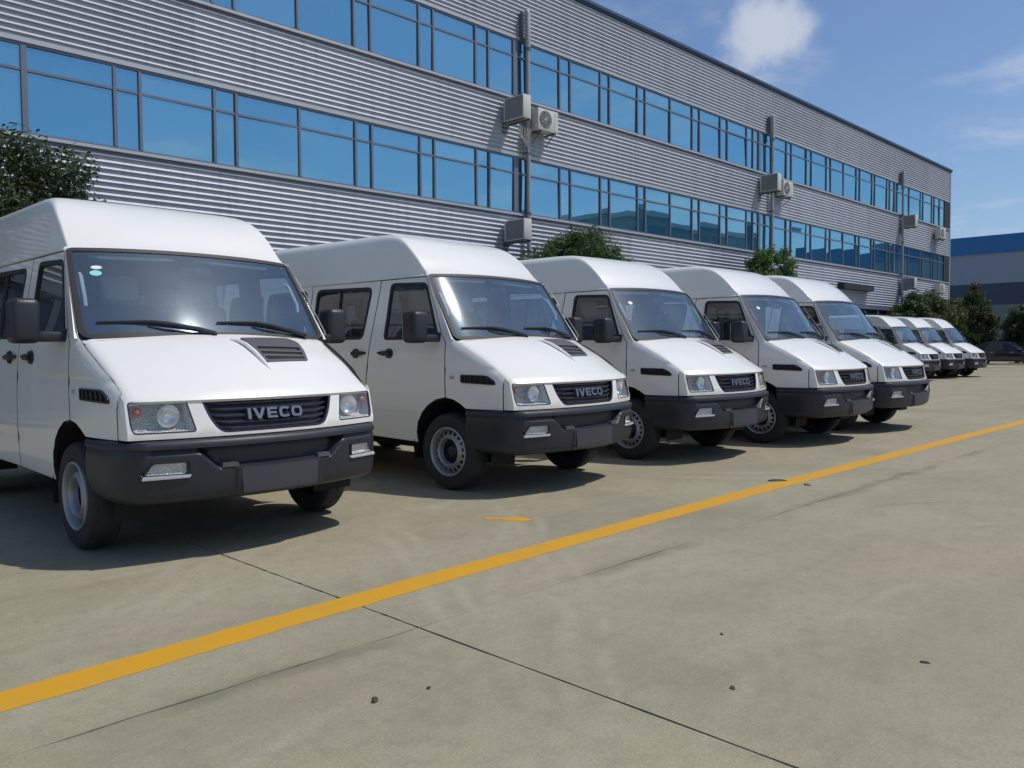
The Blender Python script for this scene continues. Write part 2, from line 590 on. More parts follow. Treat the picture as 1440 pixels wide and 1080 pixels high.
# =================================================================== LARGE STRUCTURE
# ---- concrete material: mottled, dusty, tyre streaks
def concrete_mat():
    m = bpy.data.materials.new('concrete')
    m.use_nodes = True
    nt = m.node_tree
    N, L = nt.nodes, nt.links
    b = N['Principled BSDF']
    b.inputs['Roughness'].default_value = 0.85
    b.inputs['Specular IOR Level'].default_value = 0.3
    tc = N.new('ShaderNodeTexCoord')

    def noise(sc, det=6, ro=.6, stretch=None, rot=0, src=None):
        n = N.new('ShaderNodeTexNoise')
        n.inputs['Scale'].default_value = sc
        n.inputs['Detail'].default_value = det
        n.inputs['Roughness'].default_value = ro
        if stretch:
            mp = N.new('ShaderNodeMapping')
            mp.inputs['Rotation'].default_value = (0, 0, rot)
            mp.inputs['Scale'].default_value = stretch
            L.new(src or tc.outputs['Object'], mp.inputs[0])
            L.new(mp.outputs[0], n.inputs['Vector'])
        else:
            L.new(src or tc.outputs['Object'], n.inputs['Vector'])
        return n.outputs[0]

    def rng(v, a, b_, c, d):
        n = N.new('ShaderNodeMapRange')
        n.interpolation_type = 'SMOOTHSTEP'
        L.new(v, n.inputs[0])
        for i, x in enumerate((a, b_, c, d)):
            n.inputs[i + 1].default_value = x
        return n.outputs[0]

    def mix(f, A, B, bt='MIX'):
        n = N.new('ShaderNodeMix')
        n.data_type = 'RGBA'
        n.blend_type = bt
        for k, v in (('Factor', f), ('A', A), ('B', B)):
            if isinstance(v, tuple):
                n.inputs[k].default_value = (*v, 1)
            elif isinstance(v, float):
                n.inputs[k].default_value = v
            else:
                L.new(v, n.inputs[k])
        return n.outputs['Result']

    def mth(op, a, b_=None):
        n = N.new('ShaderNodeMath')
        n.operation = op
        for i, v in enumerate((a, b_)):
            if v is None: continue
            if isinstance(v, (int, float)): n.inputs[i].default_value = v
            else: L.new(v, n.inputs[i])
        return n.outputs[0]

    spy = N.new('ShaderNodeSeparateXYZ')
    L.new(tc.outputs['Object'], spy.inputs[0])
    sp_y = spy.outputs[1]
    base = mix(rng(noise(.55, 8, .62), .34, .68, 0, 1), CONC_A, CONC_B)
    base = mix(rng(noise(.23, 5, .55, (1, 1, 1), .4), .45, .70, 0, .65), base, CONC_C)
    base = mix(rng(noise(2.6, 8, .7), .46, .74, 0, .40), base, CONC_D)
    # broom / driving streaks along and across the yard
    base = mix(rng(noise(1.0, 7, .62, (.16, 1.7, 1), R(-28)), .56, .78, 0, .26), base, CONC_L)
    base = mix(rng(noise(1.0, 6, .6, (.35, 2.6, 1), R(8)), .50, .72, 0, .30), base, CONC_D)
    base = mix(rng(noise(1.0, 8, .66, (.22, 1.5, 1), R(-45)), .45, .70, 0, .50), base, CONC_E)
    base = mix(rng(noise(.42, 7, .62, (1, 1, 1)), .50, .68, 0, .55), base, CONC_D)
    stain = mth('MULTIPLY', rng(mth('ABSOLUTE', mth('ADD', mth('SUBTRACT', sp_y, 2.90), mth('MULTIPLY', mth('SUBTRACT', noise(1.6, 6, .65), .5), .35))), 0.0, .10, 1, 0), rng(noise(.8, 3, .5), .42, .60, 0, .55))
    base = mix(stain, base, (.13, .118, .085))
    # pale arcs left by turning wheels
    sp = N.new('ShaderNodeSeparateXYZ')
    L.new(tc.outputs['Object'], sp.inputs[0])
    jit = mth('MULTIPLY', mth('SUBTRACT', noise(.9, 3, .5), .5), .30)
    fac = None
    for (cx, cy, r_, w_) in ((-6.65, 11.73, 13.26, .05), (-6.65, 11.73, 13.42, .035), (-60.23, 37.7, 71.68, .05), (-60.23, 37.7, 71.85, .04), (-9.95, 22.78, 21.88, .06), (-9.95, 22.78, 22.1, .05),
                             (11.19, -4.5, 12.91, .05), (11.19, -4.5, 13.1, .05), (9.8, -3.18, 9.26, .05), (3.3, -2.36, 5.14, .04), (3.51, -3.11, 4.71, .04), (2.0, 14.0, 9.2, .06), (14.0, 9.5, 8.4, .07), (14.0, 9.5, 8.75, .06)):
        dx, dy = mth('SUBTRACT', sp.outputs[0], cx), mth('SUBTRACT', sp.outputs[1], cy)
        d = mth('SQRT', mth('ADD', mth('MULTIPLY', dx, dx), mth('MULTIPLY', dy, dy)))
        e = mth('ABSOLUTE', mth('ADD', mth('SUBTRACT', d, r_), jit))
        v = rng(e, 0.0, w_ * 1.8, 1.0, 0.0)
        fac = v if fac is None else mth('MAXIMUM', fac, v)
    fac = mth('MULTIPLY', fac, rng(noise(1.3, 5, .65), .42, .62, 0, .42))
    base = mix(fac, base, CONC_L)
    # small dark pits and spots
    vo = N.new('ShaderNodeTexVoronoi')
    vo.inputs['Scale'].default_value = 2.2
    L.new(tc.outputs['Object'], vo.inputs['Vector'])
    spot = mth('MULTIPLY', rng(vo.outputs['Distance'], .012, .03, 1, 0), rng(noise(1.1, 3, .5), .52, .6, 0, .6))
    base = mix(spot, base, (0.06, 0.055, 0.05))
    fine = noise(90, 5, .7)
    base = mix(rng(noise(11, 8, .75),   .44, .72, 0, .45), base, CONC_D)
    base = mix(rng(noise(24, 6, .75), .50, .74, 0, .32), base, CONC_L)
    base = mix(rng(fine, .35, .70, 0, .42), base, (0.15, 0.14, 0.11))
    cr = N.new('ShaderNodeTexVoronoi')
    cr.feature = 'DISTANCE_TO_EDGE'
    cr.inputs['Scale'].default_value = .17
    wv = N.new('ShaderNodeMix')
    wv.data_type = 'VECTOR'
    wv.inputs['Factor'].default_value = .18
    L.new(tc.outputs['Object'], wv.inputs['A'])
    nn_ = N.new('ShaderNodeTexNoise')
    nn_.inputs['Scale'].default_value = 1.4
    nn_.inputs['Detail'].default_value = 7
    L.new(tc.outputs['Object'], nn_.inputs['Vector'])
    L.new(nn_.outputs['Color'], wv.inputs['B'])
    L.new(wv.outputs['Result'], cr.inputs['Vector'])
    hair = mth('MULTIPLY', rng(cr.outputs['Distance'], .0004, .0012, 1, 0), rng(noise(.5, 3, .5), .52, .60, 0, .45))
    base = mix(hair, base, (0.09, 0.083, 0.065))
    L.new(base, b.inputs['Base Color'])
    bp = N.new('ShaderNodeBump')
    bp.inputs['Strength'].default_value = .35
    bp.inputs['Distance'].default_value = .004
    L.new(mth('ADD', noise(60, 6, .7), mth('MULTIPLY', noise(7, 6, .6), 1.5)), bp.inputs['Height'])
    L.new(bp.outputs[0], b.inputs['Normal'])
    return m


CONC_A, CONC_B, CONC_C, CONC_D, CONC_L, CONC_E = (.312, .280, .188), (.380, .343, .235), (.370, .313, .230), (.220, .199, .137), (.46, .42, .31), (.39, .358, .25)
M['concrete'] = concrete_mat()
M['earth'] = mat('subgrade', (.05, .047, .04), 0.95)
M['far_ground'] = mat('far_concrete', (.27, .26, .215), 0.9, noise=(.15, .6, (.22, .215, .18)))

g = MB()
g.add([(-400, -900, -.045), (1500, -900, -.045), (1500, 900, -.045), (-400, 900, -.045)], [(0, 1, 2, 3)])
tag(g.build('ground', M['far_ground']), kind='structure')
g = MB()
g.add([(-61, -61, -.022), (141, -61, -.022), (141, 15.8, -.022), (-61, 15.8, -.022)], [(0, 1, 2, 3)])
yard = g.build('yard', M['earth'])
tag(yard, kind='structure')


def slab(x0, x1, y0, y1, jx, jy):
    """concrete slab; edges meeting the two joints are slightly ragged"""
    def edge(a, b, n, amp):
        out = []
        for i in range(n):
            t = i / n
            p = Vector(a).lerp(Vector(b), t)
            if 0 < i < n and amp:
                d = (Vector(b) - Vector(a)).normalized()
                p += Vector((-d.y, d.x)) * random.uniform(-amp, amp)
            out.append((p.x, p.y))
        return out
    pts = edge((x0, y0), (x1, y0), 400 if jy == 0 else 2, .006 if jy == 0 else 0) + edge((x1, y0), (x1, y1), 300 if jx == 1 else 2, .003 if jx == 1 else 0) \
        + edge((x1, y1), (x0, y1), 400 if jy == 1 else 2, .006 if jy == 1 else 0) + edge((x0, y1), (x0, y0), 300 if jx == 0 else 2, .003 if jx == 0 else 0)
    n = len(pts)
    m = MB()
    m.add([(x, y, 0) for x, y in pts] + [(x, y, -.02) for x, y in pts], [tuple(range(n))] + [(i, n + i, n + (i + 1) % n, (i + 1) % n) for i in range(n)])
    m.build('slab', M['concrete'], yard)


JX, JY = 2.315, 2.905
slab(-60, JX - .006, -60, JY - .004, 1, 1)
slab(JX + .006, 140, -60, JY - .003, 0, 1)
slab(-60, JX - .006, JY + .004, 15.75, 1, 0)
slab(JX + .006, 140, JY + .003, 15.75, 0, 0)

# ---- yellow line, worn
ym = bpy.data.materials.new('yellow_paint')
ym.use_nodes = True
nt = ym.node_tree
b = nt.nodes['Principled BSDF']
b.inputs['Roughness'].default_value = .7
tc = nt.nodes.new('ShaderNodeTexCoord')
n1 = nt.nodes.new('ShaderNodeTexNoise')
n1.inputs['Scale'].default_value = 5
n1.inputs['Detail'].default_value = 8
n1.inputs['Roughness'].default_value = .7
nt.links.new(tc.outputs['Object'], n1.inputs['Vector'])
mr = nt.nodes.new('ShaderNodeMapRange')
mr.inputs[1].default_value = .42
mr.inputs[2].default_value = .72
mr.inputs[4].default_value = .55
nt.links.new(n1.outputs[0], mr.inputs[0])
mx = nt.nodes.new('ShaderNodeMix')
mx.data_type = 'RGBA'
mx.inputs['A'].default_value = (.60, .30, .006, 1)
mx.inputs['B'].default_value = (.46, .27, .04, 1)
nt.links.new(mr.outputs[0], mx.inputs['Factor'])
nt.links.new(mx.outputs['Result'], b.inputs['Base Color'])
n2 = nt.nodes.new('ShaderNodeTexNoise')
n2.inputs['Scale'].default_value = 13
n2.inputs['Detail'].default_value = 9
n2.inputs['Roughness'].default_value = .72
nt.links.new(tc.outputs['Object'], n2.inputs['Vector'])
m2 = nt.nodes.new('ShaderNodeMapRange')
m2.inputs[1].default_value = .58
m2.inputs[2].default_value = .72
m2.inputs[4].default_value = .65
nt.links.new(n2.outputs[0], m2.inputs[0])
mx2 = nt.nodes.new('ShaderNodeMix')
mx2.data_type = 'RGBA'
mx2.inputs['B'].default_value = (.33, .28, .18, 1)
nt.links.new(m2.outputs[0], mx2.inputs['Factor'])
nt.links.new(mx.outputs['Result'], mx2.inputs['A'])
nt.links.new(mx2.outputs['Result'], b.inputs['Base Color'])
M['yellow'] = ym
cl_ = [(-6, 3.30), (.2, 3.37), (.76, 3.385), (2.34, 3.452), (3.5, 3.487), (5, 3.51), (6.8, 3.525), (10, 3.515), (15.6, 3.485), (24, 3.43), (40, 3.33), (62, 3.2)]
lf = smooth_tab(cl_)
g = MB()
vs, fs = [], []
n = 500
for i in range(n + 1):
    x = -6 + 68 * (i / n) ** 1.6
    y = lf(x)
    w = .098
    vs += [(x, y - w + random.uniform(-.006, .006), .0012), (x, y + w + random.uniform(-.006, .006), .0012)]
for i in range(n):
    fs.append((2 * i, 2 * i + 2, 2 * i + 3, 2 * i + 1))
g.add(vs, fs)
tag(g.build('line_marking', ym), kind='structure')
g = MB()
rp = random.Random(5)
pts = []
for k in range(40):
    t = 2 * math.pi * k / 40
    r_ = 1 + .16 * math.sin(3 * t + 1) + .12 * math.sin(5 * t) + rp.uniform(-.10, .10)
    pts.append((4.285 + .125 * r_ * math.cos(t) * .8 - .06 * r_ * math.sin(t), 4.285 + .15 * r_ * math.sin(t) - .07 * math.cos(t)))
g.add([(x, y, .0012) for x, y in pts], [tuple(range(40))])
tag(g.build('paint_patch', ym), 'small yellow paint patch on the concrete in front of the second van', 'paint patch')

# ------------------------------------------------------------------ office building
M['clad'] = mat('ribbed_cladding', (.45, .475, .54), .5, .1, noise=(1.2, .4, (.37, .39, .45), (.12, 1, 1)))
def vary(m, lo, hi):
    nt = m.node_tree
    b = nt.nodes['Principled BSDF']
    src = b.inputs['Base Color'].links[0].from_socket
    oi = nt.nodes.new('ShaderNodeObjectInfo')
    mr = nt.nodes.new('ShaderNodeMapRange')
    mr.inputs[3].default_value = lo
    mr.inputs[4].default_value = hi
    nt.links.new(oi.outputs['Random'], mr.inputs[0])
    mx = nt.nodes.new('ShaderNodeVectorMath')
    mx.operation = 'SCALE'
    tc = nt.nodes.new('ShaderNodeTexCoord')
    mp = nt.nodes.new('ShaderNodeMapping')
    mp.inputs['Scale'].default_value = (5.0, 1.0, .35)
    nz = nt.nodes.new('ShaderNodeTexNoise')
    nz.inputs['Scale'].default_value = 1.0
    nz.inputs['Detail'].default_value = 6
    nz.inputs['Roughness'].default_value = .65
    st = nt.nodes.new('ShaderNodeMapRange')
    st.inputs[1].default_value = .50
    st.inputs[2].default_value = .72
    st.inputs[3].default_value = 1.0
    st.inputs[4].default_value = .80
    ml = nt.nodes.new('ShaderNodeMath')
    ml.operation = 'MULTIPLY'
    nt.links.new(tc.outputs['Object'], mp.inputs[0])
    nt.links.new(mp.outputs[0], nz.inputs['Vector'])
    nt.links.new(nz.outputs[0], st.inputs[0])
    nt.links.new(st.outputs[0], ml.inputs[0])
    nt.links.new(mr.outputs[0], ml.inputs[1])
    nt.links.new(src, mx.inputs[0])
    nt.links.new(ml.outputs[0], mx.inputs['Scale'])
    nt.links.new(mx.outputs[0], b.inputs['Base Color'])


vary(M['clad'], .90, 1.06)
M['trim'] = mat('aluminium_trim', (.46, .48, .50), .45, .3)
M['frame'] = mat('window_frame', (.16, .18, .23), .45, .2)
M['cap'] = mat('roof_cap', (.045, .075, .14), .5)
M['wall_end'] = mat('end_wall_panel', (.40, .41, .43), .5)
M['dark_glass'] = mat('entrance_glass', (.015, .022, .045), .08, spec=.6)
M['recess'] = mat('dark_recess', (.02, .024, .04), .7)


def facade_glass():
    m = bpy.data.materials.new('blue_coated_glass')
    m.use_nodes = True
    nt = m.node_tree
    N, L = nt.nodes, nt.links
    for n in list(N):
        N.remove(n)
    o = N.new('ShaderNodeOutputMaterial')
    d = N.new('ShaderNodeBsdfDiffuse')
    oi = N.new('ShaderNodeObjectInfo')
    cm = N.new('ShaderNodeMix')
    cm.data_type = 'RGBA'
    cm.inputs['A'].default_value = (.022, .10, .17, 1)
    cm.inputs['B'].default_value = (.085, .20, .27, 1)
    pw = N.new('ShaderNodeMath')
    pw.operation = 'POWER'
    pw.inputs[1].default_value = 3.0
    L.new(oi.outputs['Random'], pw.inputs[0])
    L.new(pw.outputs[0], cm.inputs['Factor'])
    L.new(cm.outputs['Result'], d.inputs[0])
    gsh = N.new('ShaderNodeBsdfGlossy')
    gsh.inputs[0].default_value = (.42, .76, .90, 1)
    gsh.inputs['Roughness'].default_value = .015
    fr = N.new('ShaderNodeFresnel')
    fr.inputs['IOR'].default_value = 2.6
    mr = N.new('ShaderNodeMapRange')
    mr.inputs[1].default_value = .15
    mr.inputs[2].default_value = .6
    mr.inputs[3].default_value = .52
    mr.inputs[4].default_value = .85
    L.new(fr.outputs[0], mr.inputs[0])
    mx = N.new('ShaderNodeMixShader')
    L.new(mr.outputs[0], mx.inputs[0])
    L.new(d.outputs[0], mx.inputs[1])
    L.new(gsh.outputs[0], mx.inputs[2])
    tc = N.new('ShaderNodeTexCoord')
    nz = N.new('ShaderNodeTexNoise')
    nz.inputs['Scale'].default_value = .9
    nz.inputs['Detail'].default_value = 2
    L.new(tc.outputs['Object'], nz.inputs['Vector'])
    bp = N.new('ShaderNodeBump')
    bp.inputs['Strength'].default_value = .10
    bp.inputs['Distance'].default_value = .012
    L.new(nz.outputs[0], bp.inputs['Height'])
    L.new(bp.outputs[0], gsh.inputs['Normal'])
    L.new(mx.outputs[0], o.inputs[0])
    return m


M['pane'] = facade_glass()
FY = 16.0
X0, X1 = -8.0, 53.45
S1, H1, S2, H2, RF = 5.03, 6.578, 8.20, 9.777, 11.717
office = empty('office_building', (22.7, FY, 0), 0, 'long grey ribbed metal office building with two rows of blue windows behind the vans', 'building')


def local(mb, dx=-22.7, dy=-FY):
    mb.v = [(x + dx, y + dy, z) for x, y, z in mb.v]
    return mb


def cladding(x0, x1, z0, z1, pitch=.1165):
    """horizontal ribs as a folded sheet"""
    m = MB()
    n = max(1, round((z1 - z0) / pitch))
    p = (z1 - z0) / n
    prof = []
    for i in range(n):
        z = z0 + i * p
        prof += [(z, 0), (z + .40 * p, 0), (z + .46 * p, .036), (z + .56 * p, .040), (z + .70 * p, .030), (z + .97 * p, .002)]
    prof.append((z1, 0))
    nx = 2
    vs, fs = [], []
    for z, d in prof:
        for i in range(nx):
            vs.append((x0 + (x1 - x0) * i / (nx - 1), FY - d, z))
    for i in range(len(prof) - 1):
        fs.append((2 * i, 2 * i + 1, 2 * i + 3, 2 * i + 2))
    m.add(vs, fs)
    return local(m).build('cladding_panel', M['clad'], office)


BAYS = [(X0, 2.50), (2.50, 16.88), (16.88, 31.25), (31.25, 45.85), (45.85, X1 - .02)]
SHEETS = []
for (a, b_) in BAYS:
    k_ = max(1, round((b_ - a) / 4.8))
    SHEETS += [(a + (b_ - a) * i / k_, a + (b_ - a) * (i + 1) / k_) for i in range(k_)]
for (a, b_) in SHEETS:
    cladding(a + .002, b_ - .002, 3.25, S1 - .095)
    cladding(a + .002, b_ - .002, H1 + .105, S2 - .095)
    cladding(a + .002, b_ - .002, H2 + .105, RF - .13)
# core of the building, ends, roof
m = MB()
m.box(X0, X1, FY + .16, 40, 0, RF - .2)
local(m).build('core_wall', M['wall_end'], office)
m = MB()
m.box(X1 - .02, X1 + .10, FY - .045, 40, 0, RF - .13)
local(m).build('corner_trim', M['trim'], office)
m = MB()
m.box(X0 - .02, X1 + .13, FY - .075, 40.1, RF - .128, RF)
m.box(X0 - .02, X1 + .135, FY - .11, FY - .077, RF - .075, RF + .01)
local(m).build('roof_cap', M['cap'], office)
m = MB()
for s_ in (S1, S2):
    m.box(X0, X1 - .022, FY - .075, FY + .01, s_ - .055, s_)
for h_ in (H1, H2):
    m.box(X0, X1 - .022, FY - .042, FY + .01, h_ + .020, h_ + .104)
local(m).build('sill_trim', M['trim'], office)
m = MB()
for s_ in (S1, S2):
    m.box(X0, X1 - .024, FY - .012, FY + .012, s_ - .094, s_ - .056)
for h_ in (H1, H2):
    m.box(X0, X1 - .024, FY - .016, FY + .04, h_ - .03, h_ + .019)
local(m).build('shadow_joint', M['frame'], office)

MULL = [-6.7, -6.2, -4.3, -3.8, -1.9, .05, .5, 1.95, 2.35, 4.27, 5.76, 6.22, 7.68, 8.15, 9.61, 11.07, 11.53, 12.98, 13.44, 14.88, 15.35, 16.36, 16.80, 18.21, 18.69, 20.11, 20.57, 22.04, 22.47, 23.92, 25.3, 25.77,
        27.19, 27.7, 29.14, 29.64, 30.16, 31.17, 32.46, 32.91, 34.31, 34.8, 36.32, 36.77, 38.16, 39.64, 40.06, 41.56, 41.92, 43.51, 43.9, 44.59, 45.80, 46.68, 48.42, 48.85, 50.28, 50.7, 51.62]
THICK = {16.36: .16, 30.16: .17, 44.59: .17, 4.27: .09, 51.62: .10}
pane_cache = {}


def pane_mesh(w, h):
    k = (round(w, 3), round(h, 3))
    if k not in pane_cache:
        q = MB()
        q.add([(-w / 2, 0, -h / 2), (w / 2, 0, -h / 2), (w / 2, 0, h / 2), (-w / 2, 0, h / 2)], [(0, 1, 2, 3)])
        pane_cache[k] = q.mesh('pane', [M['pane']])
    return pane_cache[k]


END = 52.45
for (zb, zt) in ((S1, H1), (S2, H2)):
    tr = zb + (zt - zb) * .715
    for (a, b_) in BAYS:
        b2 = min(b_, END)
        f = MB()
        f.box(a + .002, b2 - .002, FY - .022, FY + .05, zb + .001, zb + .045)
        f.box(a + .002, b2 - .002, FY - .018, FY + .05, tr - .022, tr + .022)
        if b_ > END:
            f.box(END, X1 - .03, FY - .03, FY + .05, zb + .001, zt - .031, 1)
        fo = local(f).build('window_frame', [M['frame'], M['recess']], office)
        ms = sorted([x for x in MULL if a <= x < b2])
        edges = [a] + ms + [b2]
        for x in ms:
            w = THICK.get(x, .055) / 2
            q = MB()
            q.box(-w, w, -.030, .045, -(zt - zb) / 2 + .047, (zt - zb) / 2 - .032)
            mo = q.build('mullion', M['frame'], fo)
            mo.location = (x - 22.7, 0, (zb + zt) / 2)
        for xa, xb in zip(edges, edges[1:]):
            if xb - xa < .12: continue
            for (pa, pb) in ((zb + .04, tr - .018), (tr + .018, zt - .025)):
                po = link(bpy.data.objects.new('pane', pane_mesh(xb - xa, pb - pa)), fo)
                po.location = ((xa + xb) / 2 - 22.7, .012, (pa + pb) / 2)
                po.rotation_euler = (R(random.gauss(0, .45)), 0, R(random.gauss(0, .5)))

# ground floor: dark shop-front glazing with posts, entrance canopy
m = MB()
m.box(X0, X1 - .03, FY + .02, FY + .10, .15, 3.10)
local(m).build('entrance_glazing', M['dark_glass'], office)
m = MB()
m.box(X0, X1 - .03, FY - .10, FY + .12, 0, .15)
m.box(X0, X1 - .03, FY - .05, FY + .12, 3.10, 3.248)
for k in range(21):
    x = X0 + 1.2 + k * 2.9
    m.box(x - .06, x + .06, FY - .02, FY + .10, .15, 3.10)
local(m).build('entrance_frame', M['frame'], office)
m = MB()
m.box(37.6, 41.1, FY - .34, FY - .032, 3.93, 4.22)
local(m).build('canopy', M['recess'], office)

# ------------------------------------------------------------------ warehouse beyond the far end of the yard
M['wh_blue'] = mat('blue_steel_band', (.020, .15, .40), .5, noise=(.3, .3, (.03, .17, .42)))
M['wh_grey'] = mat('grey_steel_wall', (.27, .31, .39), .55, noise=(.25, .5, (.24, .275, .35)))
M['wh_dark'] = mat('warehouse_glazing', (.035, .055, .10), .2)
M['wh_low'] = mat('warehouse_plinth', (.16, .20, .20), .7)
wh = empty('warehouse', (90, 20, 0), 0, 'grey warehouse with a blue band along its top, beyond the far end of the yard', 'warehouse')


def whbox(nm, x0, x1, y0, y1, z0, z1, m_):
    q = MB()
    q.box(x0 - 90, x1 - 90, y0 - 20, y1 - 20, z0, z1)
    return q.build(nm, m_, wh)


whbox('wall', 90, 140, -12, 70, 7.3, 10.25, M['wh_grey'])
whbox('fascia', 89.85, 140.1, -12.1, 70.1, 10.25, 11.95, M['wh_blue'])
whbox('roof', 90.5, 139.5, -11, 69, 11.95, 12.05, M['wh_blue'])
whbox('window_strip', 90.05, 140, -11.95, 69.95, 5.2, 7.3, M['wh_dark'])
whbox('plinth_wall', 89.95, 140, -12, 70, 0, 5.2, M['wh_low'])
# the block across the yard that the lower windows mirror
M['block'] = mat('block_wall', (.22, .25, .27), .6)
ob = empty('office_block', (85, -24, 0), 0, 'dark block across the yard, seen only mirrored in the lower row of windows', 'building')
q = MB(); q.box(-16, 15, -14, 4, 0, 15.2); q.build('wall', M['block'], ob)
q = MB(); q.box(-16.4, 15.4, -14.4, 4.4, 15.2, 15.7); q.build('roof', M['trim'], ob)
for k in range(7):
    for z in (9.0, 12.4):
        q = MB(); q.box(-14.6 + k * 4.3, -11.8 + k * 4.3, 4.002, 4.05, z, z + 1.9); q.build('window', M['wh_dark'], ob)


# =================================================================== VANS
# local axes: x lateral (+ = image right), y = -f (nose towards -y), z up; origin on the ground under the front axle
W_TAB = smooth_tab([(0.36, .895), (.45, .915), (.60, .928), (.80, .936), (1.05, .938), (1.25, .932), (1.36, .920), (1.60, .885), (1.90, .842), (1.965, .833), (2.05, .82)])
HOOD_E = smooth_tab([(0.0, 1.372), (.10, 1.342), (.30, 1.248), (.50, 1.142), (.70, .995), (.80, .93)])


def side_w(f, z):
    w = W_TAB(z)
    w -= .006 * math.exp(-((z - 1.09) / .016) ** 2) + .005 * math.exp(-((z - .655) / .014) ** 2)
    w *= 1 - .075 * (max(0.0, f) / .75) ** 2
    if f > -.02:
        d = z - (HOOD_E(f) - .11)
        if d > 0 and z < 1.36:
            w -= .038 * (d / .11) ** 2 * min(1.0, max(0.0, (f + .02) / .12))
    return w


def side_surf(sg, off=0.0):
    def fn(f, z, lift=0.0):
        return Vector((sg * (side_w(f, z) + off + lift), -f, z))
    return fn


def front_f(x, z):
    return .868 - .160 * (x / .856) ** 2 + .045 * min(1.0, max(-.2, (.98 - z) / .19))


def front_surf(off=0.0):
    def fn(x, z, lift=0.0):
        return Vector((x, -(front_f(x, z) + off + lift), z))
    return fn


def ws_surf(u, t, lift=0.0):
    """u in metres across (-.85...85), t in metres up the slope (0..0.75)"""
    k = u / .85
    s = t / .75
    b = Vector((k * .880, -(.062 + .115 * (1 - abs(k) ** 2.9)), 1.360 + .022 * (1 - k * k)))
    c = Vector((k * .826, -(-.348 + .105 * (1 - abs(k) ** 2.9)), 1.962 + .020 * (1 - k * k)))
    p = b.lerp(c, s)
    n = Vector((.22 * k * abs(k), -.81, .55)).normalized()
    return p + n * (.003 * 4 * s * (1 - s) + lift)


HE = smooth_tab([(0, 1.348), (.25, 1.262), (.5, 1.184), (.75, 1.086), (1, .992)])


def hood_surf(u, s, lift=0.0):
    """u -1..1, s 0 (windscreen) .. 1 (lip)"""
    a = abs(u)
    fe = .075 + .63 * s
    fc = .182 + .705 * s
    zc = 1.388 + (.995 - 1.388) * s + .034 * 4 * s * (1 - s)
    ze = HE(s)
    lat = u * (.884 - .016 * s)
    z = ze + (zc - ze) * (1 - a ** 2.2)
    f = fe + (fc - fe) * (1 - a * a)
    if a > .93:
        t = min(1.0, (a - .93) / .07)
        z -= .040 * (1 - math.sqrt(max(0.0, 1 - t * t)))
    if s > .95:
        t = (s - .95) / .05
        z -= .018 * t * t
    return Vector((lat, -f, z + lift))


RA = smooth_tab([(0, 0), (.10, .10), (.35, .38), (.62, .66), (.80, .82), (.90, .90), (1.0, .94), (1.3, .975), (1.75, 1.0)])  # path from gutter -> centre
RL = smooth_tab([(0, .836), (.10, .829), (.35, .806), (.62, .778), (.80, .745), (.90, .70), (1.0, .63), (1.3, .36), (1.75, 0.0)])
RB = smooth_tab([(0, 0), (.07, .10), (.20, .36), (.34, .60), (.47, .77), (.60, .87), (.80, .95), (1.1, .99), (1.5, 1.0)])
REAR = -4.06


def roof_surf(q, s, lift=0.0):
    """q -1.75..1.75 across, s metres back from the windscreen top"""
    a = 1.75 - abs(q)
    lat = RL(a) * (1 if q >= 0 else -1)
    k = lat / .836
    L = 3.70
    A = RA(a)
    B = min(RB(min(s, 1.5)), 1.0) if s < 2 else 1.0
    Br = 1.0
    if s > L - .45:
        Br = math.sqrt(max(0.0, 1 - ((s - (L - .45)) / .45) ** 2.6))
    fr = smin(smin(A, B, .10), Br, .08)
    f = -.350 - s + .105 * (1 - k * k) * (1 - sstep(0, .9, s))
    z = 1.968 + fr * .500 + .018 * (1 - k * k) * (1 - sstep(0, .6, s))
    z += .012 * sstep(.8, 3, s)
    lat *= 1 - .030 * (1 - sstep(0, .35, s)) * (1 if fr > .02 else .4)
    return Vector((lat, -f, z + lift))


DOOR_WIN = round_poly([(-.120, 1.375), (-.345, 1.885), (-.850, 1.905), (-.885, 1.375)], [.03, .05, .05, .04])
SLIDE_WIN = round_poly([(-1.225, 1.385), (-1.145, 1.885), (-2.075, 1.905), (-2.085, 1.385)], [.06, .07, .07, .07])
Q1_WIN = round_poly([(-2.275, 1.40), (-2.265, 1.90), (-3.03, 1.90), (-3.03, 1.40)], .07)
Q2_WIN = round_poly([(-3.15, 1.40), (-3.15, 1.90), (-3.86, 1.90), (-3.88, 1.40)], .07)
ARCH = [(-.42, .41), (-.425, .50), (-.40, .60), (-.34, .69), (-.25, .765), (-.14, .82), (-.022, .84)]
ARCH2 = [(-.008, .84), (.09, .825), (.17, .79), (.236, .750)]
G = .006


def arc(cf, r, n=14, zc=.36):
    t0 = math.asin((.43 - zc) / r)
    return [(cf + r * math.cos(t0 + (math.pi - 2 * t0) * i / n), zc + r * math.sin(t0 + (math.pi - 2 * t0) * i / n)) for i in range(n + 1)]


def mesh_obj(name, mb, mats, parent):
    return mb.build(name, mats, parent)


GLYPH = {
    'I': (.26, [[(0, 0), (.26, 0), (.26, 1), (0, 1)]]),
    'V': (1.0, [[(0, 1), (.27, 1), (.5, .34), (.73, 1), (1, 1), (.63, 0), (.37, 0)]]),
    'E': (.86, [[(0, 0), (.24, 0), (.24, 1), (0, 1)], [(.24, 0), (.86, 0), (.86, .21), (.24, .21)], [(.24, .40), (.80, .40), (.80, .60), (.24, .60)], [(.24, .79), (.86, .79), (.86, 1), (.24, 1)]]),
}


